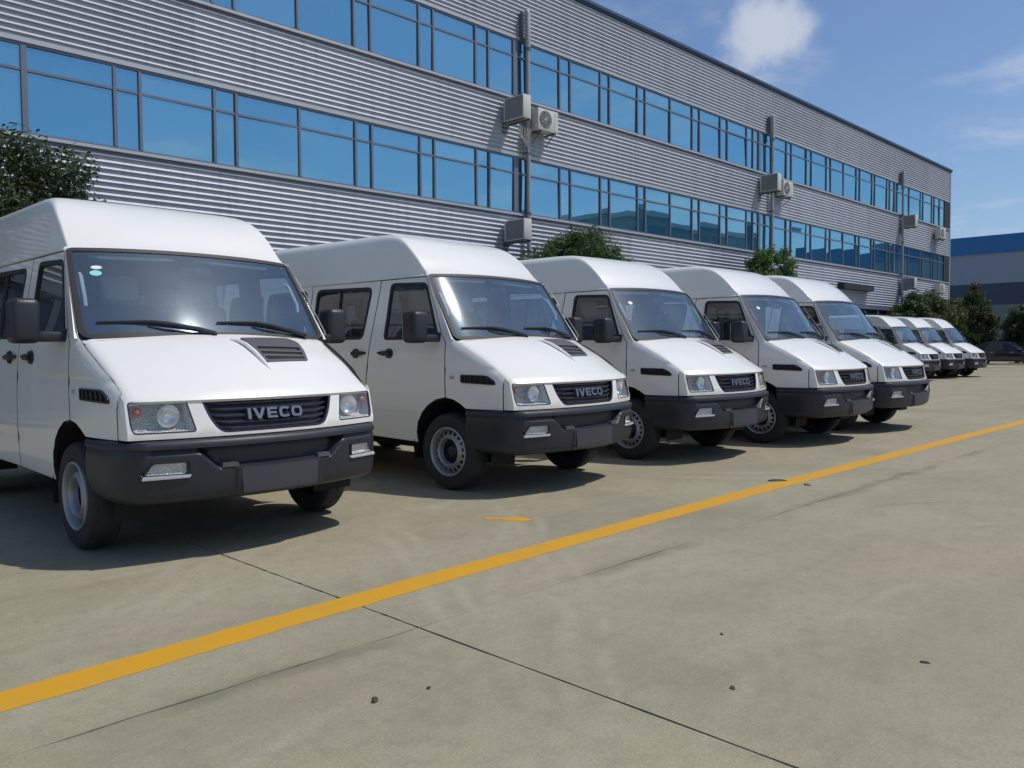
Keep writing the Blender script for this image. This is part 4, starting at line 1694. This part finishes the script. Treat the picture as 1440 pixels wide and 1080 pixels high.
    g.tube(ringp, .014, 6, cap=False)
    for t in (R(90), R(205), R(335)):
        g.tube([Mx @ Vector((0, 0, -.03)), Mx @ Vector((.2 * math.cos(t), .2 * math.sin(t), 0))], .014, 6)
    g.tube([Mx @ Vector((0, 0, 0)), Mx @ Vector((0, .02, -.35))], .03, 8)
    mesh_obj('steering_wheel', g, M['black'], root)
    g = MB()
    g.box(-.88, .88, .56, 4.02, .625, .665)
    mesh_obj('cabin_floor', g, M['liner'], root)
    sg_ = MB()
    sg_.bbox(-.24, .24, -.22, .26, .30, .44, .05, 0, None, 2)
    Mb = Matrix.Translation((0, .26, .40)) @ Matrix.Rotation(R(-10), 4, 'X')
    sg_.bbox(-.24, .24, -.06, .06, 0, .60, .05, 0, Mb, 2)
    sg_.box(-.20, .20, -.18, .22, 0, .30)
    hd = MB()
    hd.bbox(-.14, .14, -.045, .045, .62, .83, .04, 0, Mb, 2)
    hd.tube([Mb @ Vector((-.06, 0, .58)), Mb @ Vector((-.06, 0, .66))], .008, 6)
    hd.tube([Mb @ Vector((.06, 0, .58)), Mb @ Vector((.06, 0, .66))], .008, 6)
    seat_m, head_m = sg_.mesh('seat', [M['seat']]), hd.mesh('headrest', [M['cover']])
    seat_f = seat_m.copy()
    for x, y, z in ((.45, .80, .66), (-.18, .80, .66), (-.62, .80, .66), (.60, 1.85, .66), (.05, 1.85, .66), (.60, 2.75, .66), (.05, 2.75, .66), (-.55, 2.75, .66), (.55, 3.62, .66), (0, 3.62, .66), (-.55, 3.62, .66)):
        s_ = link(bpy.data.objects.new('seat', seat_m), root)
        s_.location = (x, y, z)
        link(bpy.data.objects.new('headrest', head_m), s_)
    g = MB()
    p = ws_surf(.02, .64, -.09)
    g.bbox(p.x - .12, p.x + .12, p.y - .015, p.y + .02, p.z - .035, p.z + .035, .014)
    g.tube([p + Vector((0, 0, .02)), ws_surf(.02, .70, -.01)], .010, 6)
    mesh_obj('cabin_mirror', g, M['black'], root)
    # sun visors
    for sg in (-1, 1):
        g = MB()
        a, b_, c, d = ws_surf(sg * .14, .735, -.05), ws_surf(sg * .66, .735, -.05), ws_surf(sg * .66, .735, -.05) + Vector((0, .16, .02)), ws_surf(sg * .14, .735, -.05) + Vector((0, .16, .02))
        dn = Vector((0, 0, -.02))
        g.add([a, b_, c, d, a + dn, b_ + dn, c + dn, d + dn], [(0, 1, 2, 3), (7, 6, 5, 4), (0, 4, 5, 1), (1, 5, 6, 2), (2, 6, 7, 3), (3, 7, 4, 0)])
        mesh_obj('sun_visor', g, M['cover'], root)
    # white grab handle on the pillar inside
    for sg in (-1, 1):
        g = MB()
        pts = []
        for t in (.30, .36, .46, .54, .58):
            p = ws_surf(sg * .79, t, -.06 if t in (.30, .58) else -.035)
            pts.append(p)
        g.tube(pts, .014, 6)
        mesh_obj('grab_handle', g, M['cover'], root)
    return root


def ws_sticker(parent, u, t, a, b, m):
    g = MB()
    n = 20
    pts = [(u + a * math.cos(2 * math.pi * k / n), t + b * math.sin(2 * math.pi * k / n)) for k in range(n)]
    panel(g, pts, [], lambda p, q: ws_surf(p, q, .003), .06, .001, (0, -1, .6))
    return mesh_obj('sticker', g, m, parent)


def children(o):
    return [c for c in bpy.data.objects if c.parent == o]


def copy_tree(o, parent=None):
    c = o.copy()
    COL.objects.link(c)
    if parent is not None:
        c.parent = parent
    for ch in KIDS[o]:
        copy_tree(ch, c)
    return c


VAN_SPOTS = [
    (2.6487, 5.6607, 0.0065, 'white van nearest the camera at the left edge, two stickers high on its windshield'),
    (5.7175, 5.6061, 0.0466, 'white van right beside the nearest one, turned slightly towards it, no sticker on its windshield'),
    (8.4301, 5.5752, -0.0042, 'third white van from the near end, in front of the round clipped bush'),
    (10.8315, 5.2375, 0.0073, 'fourth white van from the near end, single pale sticker on its windshield'),
    (13.0524, 5.2178, 0.0003, 'fifth white van, last of the five large ones, before the gap in the row'),
    (31.8411, 10.8194, -0.0270, 'small distant white van half hidden by the fifth large van'),
    (34.5665, 10.7945, -0.0585, 'small distant white van, middle one of the far group of three'),
    (36.7096, 10.5602, -0.0053, 'small distant white van, farthest of the row, next to the black car'),
]
proto = make_van()
KIDS = {}
for o in bpy.data.objects:
    KIDS.setdefault(o, [])
    if o.parent is not None:
        KIDS.setdefault(o.parent, []).append(o)
vans = []
for i, (x, y, a, lab) in enumerate(VAN_SPOTS):
    v = proto if i == 0 else copy_tree(proto)
    v.location = (x, y, 0)
    v.rotation_euler = (0, 0, a)
    v['label'] = lab
    vans.append(v)


def van_part(i, nm):
    return [o for o in COL.objects if o.parent == vans[i] and o.name.split('.')[0] == nm][0]


VAN_STICKERS = ((0, ((-.695, .585, .034, .016, 'sticker_w'), (-.705, .535, .036, .024, 'sticker_c'))),
                (2, ((-.66, .53, .030, .024, 'sticker_w'),)), (3, ((-.66, .53, .030, .024, 'sticker_w'),)))
for i, lst in VAN_STICKERS:
    wso = van_part(i, 'windscreen')
    for (u, t, a_, b_, mm) in lst:
        ws_sticker(wso, u, t, a_, b_, M[mm])

# parked with the front wheels not quite straight
for v, ang in zip(vans, (0.0, 1.5, -2.5, 2.0, -9.0, 1.0, -2.0, 3.0)):
    for o in list(COL.objects):
        if o.parent == v and o.name.split('.')[0] == 'wheel' and abs(o.location.y) < .1:
            o.rotation_euler.z += R(ang)


# =================================================================== OTHER OBJECTS
# ------------------------------------------------------------------ pipes and air-conditioning units on the facade
M['pipe'] = mat('pipe_grey', (.36, .37, .39), .5, .2, noise=(3, .5, (.28, .28, .29)))
M['duct'] = mat('duct_dark', (.12, .13, .15), .6)
M['ac_white'] = mat('ac_casing', (.60, .60, .56), .45, noise=(4, .5, (.50, .49, .44)))
M['ac_coil'] = mat('ac_coil', (.22, .22, .23), .6, bump=(120, .4, .004))
M['ac_fan'] = mat('ac_fan', (.10, .11, .12), .5)

for i, (x, zt, lab) in enumerate(((16.72, 10.62, 'leftmost tall grey pipe, rising between the first pair of air conditioners'),
                                  (30.95, 10.53, 'middle of the three tall grey pipes on the building front'),
                                  (45.35, 10.45, 'tall grey pipe on the far right end of the building front'))):
    e = empty('downpipe', (x, 15.84, 0), 0, lab, 'pipe', 'grey pipes on the building front')
    g = MB()
    g.tube([(0, 0, 0.0), (0, 0, 9.75)], .062, 14)
    g.build('pipe', M['pipe'], e)
    g = MB()
    g.tube([(0, 0, 9.60), (0, 0, zt - .10), (0, .02, zt - .03), (0, .06, zt)], [.088, .088, .080, .05], 14)
    g.build('pipe_top', M['pipe'], e)
    g = MB()
    g.box(-.20, -.095, -.02, .12, 9.80, zt - .10)
    for k in range(7):
        g.box(-.215, -.08, -.03, -.0205, 9.84 + k * .1, 9.88 + k * .1)
    g.build('cable_duct', M['duct'], e)
    for z in (1.4, 4.0, 5.05, 6.72, 8.15, 9.55):
        g = MB()
        g.lathe([(.062, -.02), (.085, -.018), (.085, .018), (.062, .02)], 14, 0, Matrix.Translation((0, 0, z)) @ Matrix.Rotation(R(90), 4, 'Y'))
        g.box(-.02, .02, .06, .13, z - .02, z + .02)
        g.build('bracket', M['duct'], e)


def ac_unit(loc, rz, w, h, d, label, fan_dark=False):
    """box with rounded corners; local -y is the fan side"""
    e = empty('air_conditioner', loc, rz, label, 'air conditioner', 'air conditioner units on the building front')
    g = MB()
    g.bbox(-w / 2, w / 2, -d / 2, d / 2, 0, h, .018)
    g.build('casing', M['ac_white'], e)
    cx, cz, r_ = -w * .14, h * .52, min(w, h) * .40
    g = MB()
    Mx = Matrix.Translation((cx, -d / 2 - .004, cz)) @ Matrix.Rotation(R(90), 4, 'Z')
    g.lathe([(r_, -.010), (r_, .004), (r_ * .94, .010), (r_ * .92, .0), (0, 0)], 28, 0, Mx)
    fan = g.build('fan', M['ac_fan'], e)
    g = MB()
    for k in range(3):
        rr = r_ * (.3 + .28 * k)
        pts = [(cx + rr * math.cos(t * math.pi / 12), -d / 2 - .016, cz + rr * math.sin(t * math.pi / 12)) for t in range(25)]
        g.tube(pts, .0045, 4, cap=False)
    for k in range(12):
        t = k * math.pi / 6
        g.tube([(cx + r_ * .12 * math.cos(t), -d / 2 - .018, cz + r_ * .12 * math.sin(t)), (cx + r_ * .93 * math.cos(t), -d / 2 - .014, cz + r_ * .93 * math.sin(t))], .0045, 4)
    Mh = Matrix.Translation((cx, -d / 2 - .018, cz)) @ Matrix.Rotation(R(90), 4, 'Z')
    g.lathe([(r_ * .16, 0), (r_ * .14, .008), (0, .010)], 14, 0, Mh)
    g.build('fan_guard', M['ac_white'], fan)
    g = MB()
    g.box(w * .30, w * .47, -d / 2 - .006, -d / 2 + .01, h * .08, h * .92)
    g.build('service_cover', M['ac_white'], e)
    g = MB()
    g.box(-w * .46, w * .40, d / 2 - .01, d / 2 + .006, h * .06, h * .94)
    g.build('coil', M['ac_coil'], e)
    if abs(rz) > .1:
        g = MB()
        for s_ in (-1, 1):
            g.box(-w / 2, w / 2 + .10, s_ * d * .35 - .02, s_ * d * .35 + .02, -.045, -.002)
        g.box(w / 2 + .06, w / 2 + .10, -d * .36, d * .36, -.30, -.0455)
        g.build('mounting_bracket', M['duct'], e)
    else:
        for s_ in (-1, 1):
            g = MB()
            g.box(s_ * w * .34 - .02, s_ * w * .34 + .02, -d / 2, d / 2 + .10, -.045, -.002)
            g.tube([(s_ * w * .34, -d / 2 + .05, -.03), (s_ * w * .34, d / 2 + .08, -.32)], .014, 6)
            g.build('mounting_bracket', M['duct'], e)
    return e


PERP = R(90)     # coil side towards -x, hung end-on from the wall
ac_unit((15.96, 15.53, 7.40), PERP, .76, .62, .30, 'upper air conditioner hung end-on left of the first tall pipe, grey coil in view')
ac_unit((17.24, 15.70, 7.35), 0, .84, .60, .30, 'air conditioner with round fan right of the first tall pipe')
ac_unit((15.96, 15.53, 4.19), PERP, .76, .56, .30, 'lower air conditioner beside the first tall pipe, just above the van roofs')
ac_unit((30.20, 15.53, 7.36), PERP, .76, .66, .30, 'upper air conditioner hung end-on left of the middle pipe')
ac_unit((31.75, 15.70, 7.38), 0, .84, .60, .30, 'air conditioner with dark fan right of the middle pipe')
ac_unit((45.50, 15.55, 7.50), PERP, .70, .62, .34, 'upper air conditioner beside the far pipe at the right end of the building')
ac_unit((50.90, 15.70, 7.38), 0, .90, .62, .30, 'air conditioner with dark fan below the last upper window at the building corner')
ac_unit((45.50, 15.55, 4.28), PERP, .70, .56, .34, 'lower air conditioner beside the far pipe, just above the trees')
ac_unit((50.95, 15.70, 4.30), 0, .84, .52, .30, 'lower air conditioner at the building corner, half hidden by trees')
# refrigerant hoses bundled under the first pair
for (x, z, lab) in ((16.35, 7.30, 'tangle of white hoses under the first pair of air conditioners'),):
    g = MB()
    for k in range(7):
        a = Vector((x - .25 + .09 * k, 15.62, z + .02))
        b_ = Vector((x - .10 + .06 * k, 15.70 + random.uniform(-.05, .1), z - .22 - random.random() * .12))
        c = Vector((16.66, 15.78, z - .30 - .05 * k))
        g.tube([a, (a + b_) / 2 + Vector((random.uniform(-.05, .05), 0, -.04)), b_, c], .016, 6)
    tag(g.build('hose', M['ac_white']), lab, 'hose')

# ------------------------------------------------------------------ trees and shrubs
def leaf_mat(name, c1, c2, rough=.45):
    m = mat(name, c1, rough, noise=(1.6, 1.0, c2))
    nt = m.node_tree
    b = nt.nodes['Principled BSDF']
    out = [n for n in nt.nodes if n.type == 'OUTPUT_MATERIAL'][0]
    b.inputs['Specular IOR Level'].default_value = .22
    t = nt.nodes.new('ShaderNodeBsdfTranslucent')
    t.inputs[0].default_value = (c2[0] * 1.6, c2[1] * 1.7, c2[2] * 1.0, 1)
    mx = nt.nodes.new('ShaderNodeMixShader')
    mx.inputs[0].default_value = .22
    nt.links.new(b.outputs[0], mx.inputs[1])
    nt.links.new(t.outputs[0], mx.inputs[2])
    nt.links.new(mx.outputs[0], out.inputs[0])
    return m


M['leaf_dark'] = leaf_mat('leaf_dark_green', (.030, .046, .024), (.060, .085, .040), .55)
M['leaf_mid'] = leaf_mat('leaf_green', (.038, .082, .034), (.080, .135, .055))
M['leaf_bright'] = leaf_mat('leaf_bright_green', (.060, .120, .035), (.120, .190, .060))
M['leaf_olive'] = leaf_mat('leaf_olive', (.034, .056, .024), (.075, .098, .036))
M['bark'] = mat('bark', (.085, .065, .05), .9, noise=(6, .8, (.05, .04, .032)))


def tree(name, base, trunk_h, blobs, n, size, lm, label, cat, group=None, trunk_r=.09, shell=.55):
    rnd = random.Random(int(base[0] * 100) + n)
    e = empty(name, base, rnd.uniform(0, 0), label, cat, group)
    g = MB()
    top = Vector((0, 0, trunk_h))
    g.tube([(0, 0, -.03), (.02, .01, trunk_h * .4), (-.02, .02, trunk_h * .8), top], [trunk_r * 1.25, trunk_r, trunk_r * .85, trunk_r * .6], 10)
    for (c, r_) in blobs:
        c = Vector(c)
        for k in range(4):
            d = Vector((rnd.gauss(0, 1), rnd.gauss(0, 1), rnd.uniform(-.1, 1))).normalized()
            tip = c + Vector((d.x * r_[0], d.y * r_[1], d.z * r_[2])) * .8
            st = Vector((0, 0, trunk_h * rnd.uniform(.55, .95)))
            mid = st.lerp(tip, .5) + Vector((rnd.uniform(-.1, .1), rnd.uniform(-.1, .1), .1))
            g.tube([st, mid, tip], [trunk_r * .45, trunk_r * .28, .008], 6)
    g.build('trunk', M['bark'], e)
    vol = [b_[1][0] * b_[1][1] * b_[1][2] for b_ in blobs]
    # clumps make the outline uneven and leave gaps
    clumps = []
    for (c, r_), v in zip(blobs, vol):
        k = max(10, int(260 * v / sum(vol)))
        for _ in range(k):
            d = Vector((rnd.gauss(0, 1), rnd.gauss(0, 1), rnd.gauss(0, 1))).normalized()
            q = rnd.uniform(shell, 1.0)
            p = Vector(c) + Vector((d.x * r_[0], d.y * r_[1], d.z * r_[2])) * q
            clumps.append((p, (sum(r_) / 3) * rnd.uniform(.16, .30)))
    vs, fs = [], []
    per = n // len(clumps)
    for (p, cr) in clumps:
        for _ in range(per):
            d = Vector((rnd.gauss(0, 1), rnd.gauss(0, 1), rnd.gauss(0, .8)))
            d = d.normalized() * (rnd.random() ** .45) * cr
            o = p + d
            nrm = (d.normalized() + Vector((rnd.gauss(0, .5), rnd.gauss(0, .5), rnd.gauss(.5, .5)))).normalized()
            a = nrm.orthogonal().normalized()
            a.rotate(Matrix.Rotation(rnd.uniform(0, 6.28), 3, nrm))
            b_ = nrm.cross(a)
            L_ = size * rnd.uniform(.7, 1.35)
            w_ = L_ * .42
            i = len(vs)
            vs += [o - a * L_ * .5, o + b_ * w_ * .5 + nrm * L_ * .06, o + a * L_ * .5 - nrm * L_ * .08, o - b_ * w_ * .5 + nrm * L_ * .06]
            fs += [(i, i + 1, i + 2), (i, i + 2, i + 3)]
    g = MB()
    g.add(vs, fs)
    g.build('crown', lm, e)
    return e


tree('broadleaf_tree', (2.45, 13.1, 0), 2.4, [((.15, 0, 2.85), (1.95, 1.25, 1.68)), ((.7, .1, 2.6), (1.45, 1.0, 1.15)), ((-.7, .2, 3.1), (1.2, 1.1, 1.3))], 95000, .085, M['leaf_dark'],
     'dark green tree behind the nearest van at the left edge', 'tree')
tree('round_bush', (16.72, 14.0, 0), 1.6, [((0, 0, 2.55), (1.98, 1.6, 1.62)), ((0, -.1, 3.35), (1.35, 1.2, 1.0)), ((0, -.1, 2.6), (1.5, 1.2, 1.5))], 90000, .085, M['leaf_mid'],
     'round clipped green bush behind the second and third vans', 'bush')
tree('small_tree', (28.3, 14.4, 0), 2.4, [((-.1, 0, 3.9), (.95, .9, 1.15)), ((-.1, 0, 3.4), (1.5, .9, 1.15)), ((-1.6, 0, 3.15), (1.3, .9, .8)), ((1.35, .1, 3.3), (1.1, .9, .85)), ((0, 0, 2.8), (2.2, 1.0, .9))], 50000, .11, M['leaf_bright'],
     'bright green pointed tree in front of the middle pipe', 'tree')
tree('leafy_tree', (45.0, 14.5, 0), 2.0, [((0, 0, 2.6), (2.9, 1.2, 1.35)), ((-2.4, 0, 2.1), (1.7, 1.1, 1.15)), ((2.6, 0, 2.5), (1.7, 1.1, 1.25))], 60000, .16, M['leaf_olive'],
     'wide olive green tree in front of the building corner above the far vans', 'tree', 'trees at the far end of the yard')
tree('leafy_tree', (64.0, 17.6, 0), 2.4, [((0, 0, 3.6), (1.5, 1.05, 1.85)), ((.4, -.4, 2.6), (1.4, 1.1, 1.7)), ((0, 0, 1.5), (1.5, 1.3, 1.4))], 42000, .17, M['leaf_olive'],
     'dark rounded tree just right of the building corner', 'tree', 'trees at the far end of the yard')
tree('leafy_tree', (66.5, 14.6, 0), 2.0, [((0, 0, 2.7), (1.6, 1.7, 1.45)), ((0, -1.2, 2.6), (1.5, 1.3, 1.3)), ((0, 0, 1.3), (1.6, 2.0, 1.3))], 42000, .17, M['leaf_olive'],
     'bushy tree behind the black car at the right edge', 'tree', 'trees at the far end of the yard')
tree('leafy_tree', (66.0, 10.6, 0), 2.0, [((0, 0, 2.6), (1.7, 2.0, 1.5)), ((0, -1.4, 2.2), (1.6, 1.6, 1.2)), ((0, 0, 1.2), (1.7, 2.3, 1.2))], 16000, .2, M['leaf_olive'],
     'bushy tree beyond the right edge past the black car', 'tree', 'trees at the far end of the yard')

# ------------------------------------------------------------------ flat dark strip across the yard and the black car at the far end
g = MB()
g.add([(51.75, -40, .004), (52.05, -40, .004), (52.05, 15.6, .004), (51.75, 15.6, .004)], [(0, 1, 2, 3)])
tag(g.build('dark_strip', mat('strip_dark', (.07, .068, .06), .8)), kind='structure')

M['car'] = mat('black_car_paint', (.010, .010, .014), .25, coat=1.0)
M['car_glass'] = mat('tinted_car_glass', (.012, .014, .018), .05, spec=.8)


def make_car(loc, rz):
    """saloon, nose along local -y, origin mid wheelbase"""
    e = empty('black_car', loc, rz, 'black saloon car parked past the last van at the right edge', 'car')
    # body: stations along y, half width / heights
    st = [(-2.32, .62, .42, .55), (-2.25, .74, .32, .66), (-2.0, .84, .26, .74), (-1.5, .89, .22, .82), (-1.0, .905, .22, .90), (-.6, .91, .22, .94), (.2, .91, .22, .95), (1.0, .91, .22, .97), (1.6, .90, .24, .99), (2.05, .86, .28, .98), (2.28, .78, .36, .92), (2.36, .68, .45, .80)]
    vs, fs = [], []
    K = 14
    for (y, w, z0, z1) in st:
        sec = [(-w * .8, z0), (-w * .97, z0 + .06), (-w, z0 + .2), (-w, (z0 + z1) / 2 + .03), (-w * .985, z1 - .10), (-w * .94, z1 - .03), (-w * .85, z1), (w * .85, z1), (w * .94, z1 - .03), (w * .985, z1 - .10), (w, (z0 + z1) / 2 + .03), (w, z0 + .2), (w * .97, z0 + .06), (w * .8, z0)]
        vs += [(x, y, z) for x, z in sec]
    for i in range(len(st) - 1):
        for k in range(K):
            q = (k + 1) % K
            fs.append((i * K + k, i * K + q, (i + 1) * K + q, (i + 1) * K + k))
    fs.append(tuple(range(K)))
    fs.append(tuple((len(st) - 1) * K + k for k in range(K - 1, -1, -1)))
    g = MB()
    g.add(vs, fs, 0, True)
    g.build('body', M['car'], e)
    # cabin frame: glass house with a roof
    base = [(-1.02, .80, .93), (-.9, .82, .94), (1.35, .82, .98), (1.72, .74, .99)]
    low = [(-.78, -1.05, .92), (.78, -1.05, .92), (.84, -.3, .94), (.84, 1.1, .97), (.70, 1.75, .98), (-.70, 1.75, .98), (-.84, 1.1, .97), (-.84, -.3, .94)]
    hi = [(-.58, -.28, 1.40), (.58, -.28, 1.40), (.62, .0, 1.44), (.62, .75, 1.45), (.56, 1.12, 1.40), (-.56, 1.12, 1.40), (-.62, .75, 1.45), (-.62, .0, 1.44)]
    g = MB()
    g.add(low + hi, [(i, (i + 1) % 8, 8 + (i + 1) % 8, 8 + i) for i in range(8)])
    g.build('window_glass', M['car_glass'], e)
    g = MB()
    rv, rf = [], []
    for (y, w, z) in ((-.34, .585, 1.385), (-.15, .625, 1.43), (.2, .64, 1.465), (.6, .64, 1.47), (.95, .61, 1.44), (1.16, .565, 1.395)):
        for t in (-1, -.9, -.5, 0, .5, .9, 1):
            rv.append((t * w, y, z - (.03 * abs(t) ** 4) + .005))
    for i in range(5):
        for k in range(6):
            rf.append((i * 7 + k, i * 7 + k + 1, (i + 1) * 7 + k + 1, (i + 1) * 7 + k))
    g.add(rv, rf, 0, True)
    for s_ in (-1, 1):
        g.tube([(s_ * .79, -1.06, .925), (s_ * .59, -.29, 1.405), (s_ * .63, .0, 1.445), (s_ * .63, .75, 1.455), (s_ * .57, 1.13, 1.405), (s_ * .71, 1.76, .985)], .028, 8)
        g.tube([(s_ * .845, .35, .95), (s_ * .63, .38, 1.45)], .03, 8)
    g.build('roof', M['car'], e)
    for s_ in (-1, 1):
        g = MB()
        g.bbox(min(s_ * .88, s_ * 1.06), max(s_ * .88, s_ * 1.06), -.92, -.80, .94, 1.06, .03)
        g.build('wing_mirror', M['car'], e)
        g = MB()
        g.bbox(min(s_ * .50, s_ * .76), max(s_ * .50, s_ * .76), -2.31, -2.2, .58, .68, .03)
        g.build('headlight', M['reflector'], e)
        for y in (-.5, .62):
            g = MB()
            g.bbox(min(s_ * .895, s_ * .93), max(s_ * .895, s_ * .93), y - .09, y + .09, .80, .83, .008)
            g.build('door_handle', M['chrome'], e)
        for y in (-1.38, 1.38):
            w = empty('wheel', (s_ * .90, y, .32))
            w.parent = e
            w.rotation_euler = (0, 0, 0 if s_ > 0 else math.pi)
            g = MB()
            g.lathe([(.20, -.19), (.29, -.19), (.32, -.16), (.32, -.03), (.30, .005), (.22, .01), (.20, -.03), (.20, -.19)], 32)
            g.build('tyre', M['rubber'], w)
            g = MB()
            g.lathe([(.215, .0), (.20, -.01), (.19, -.04), (.06, -.02), (0, -.015)], 24)
            g.build('rim', M['steel'], w)
    return e


make_car((60.1, 14.5, 0), R(2))

# ------------------------------------------------------------------ bits of debris on the concrete
M['clod'] = mat('dark_dirt', (.075, .064, .045), .95)
M['dry_leaf'] = mat('dry_leaf', (.06, .045, .025), .8)


def clod(x, y, r_, h, label, seed, cat='dirt clod', name='dirt_clod', m_='clod'):
    rnd = random.Random(seed)
    bm = bmesh.new()
    bmesh.ops.create_icosphere(bm, subdivisions=2, radius=1)
    ax = rnd.uniform(0, 3)
    for v in bm.verts:
        k = 1 + rnd.uniform(-.28, .28)
        p = Vector((v.co.x * r_ * k * 1.5, v.co.y * r_ * k * .8, max(-.05, v.co.z) * h * k))
        p.rotate(Matrix.Rotation(ax, 3, 'Z'))
        v.co = p
    g = MB()
    g.bm(bm, 0, True)
    o = g.build(name, M[m_])
    o.location = (x, y, .001)
    tag(o, label, cat, 'bits of dirt on the concrete')
    return o


clod(1.707, 2.40, .013, .008, 'dark curled scrap lying at lower centre, largest scrap before the yellow line', 1)
clod(1.722, 2.42, .008, .007, 'small crumb touching the dark curled scrap at lower centre', 2)
clod(1.918, 2.35, .009, .006, 'small dark scrap right of the curled scrap at lower centre', 3)
clod(2.701, 1.529, .012, .006, 'dark oval clod right of the long dark joint', 4)
clod(3.452, 1.101, .012, .006, 'dark clod farthest to the right on the bare concrete', 5)
clod(7.253, 3.644, .06, .012, 'dark smear of dirt on the upper edge of the yellow line', 6)
clod(7.209, 3.33, .035, .010, 'dark clod just below the yellow line', 7)
clod(3.185, 1.857, .009, .005, 'tiny clod above the scattered crumbs on the right', 8)
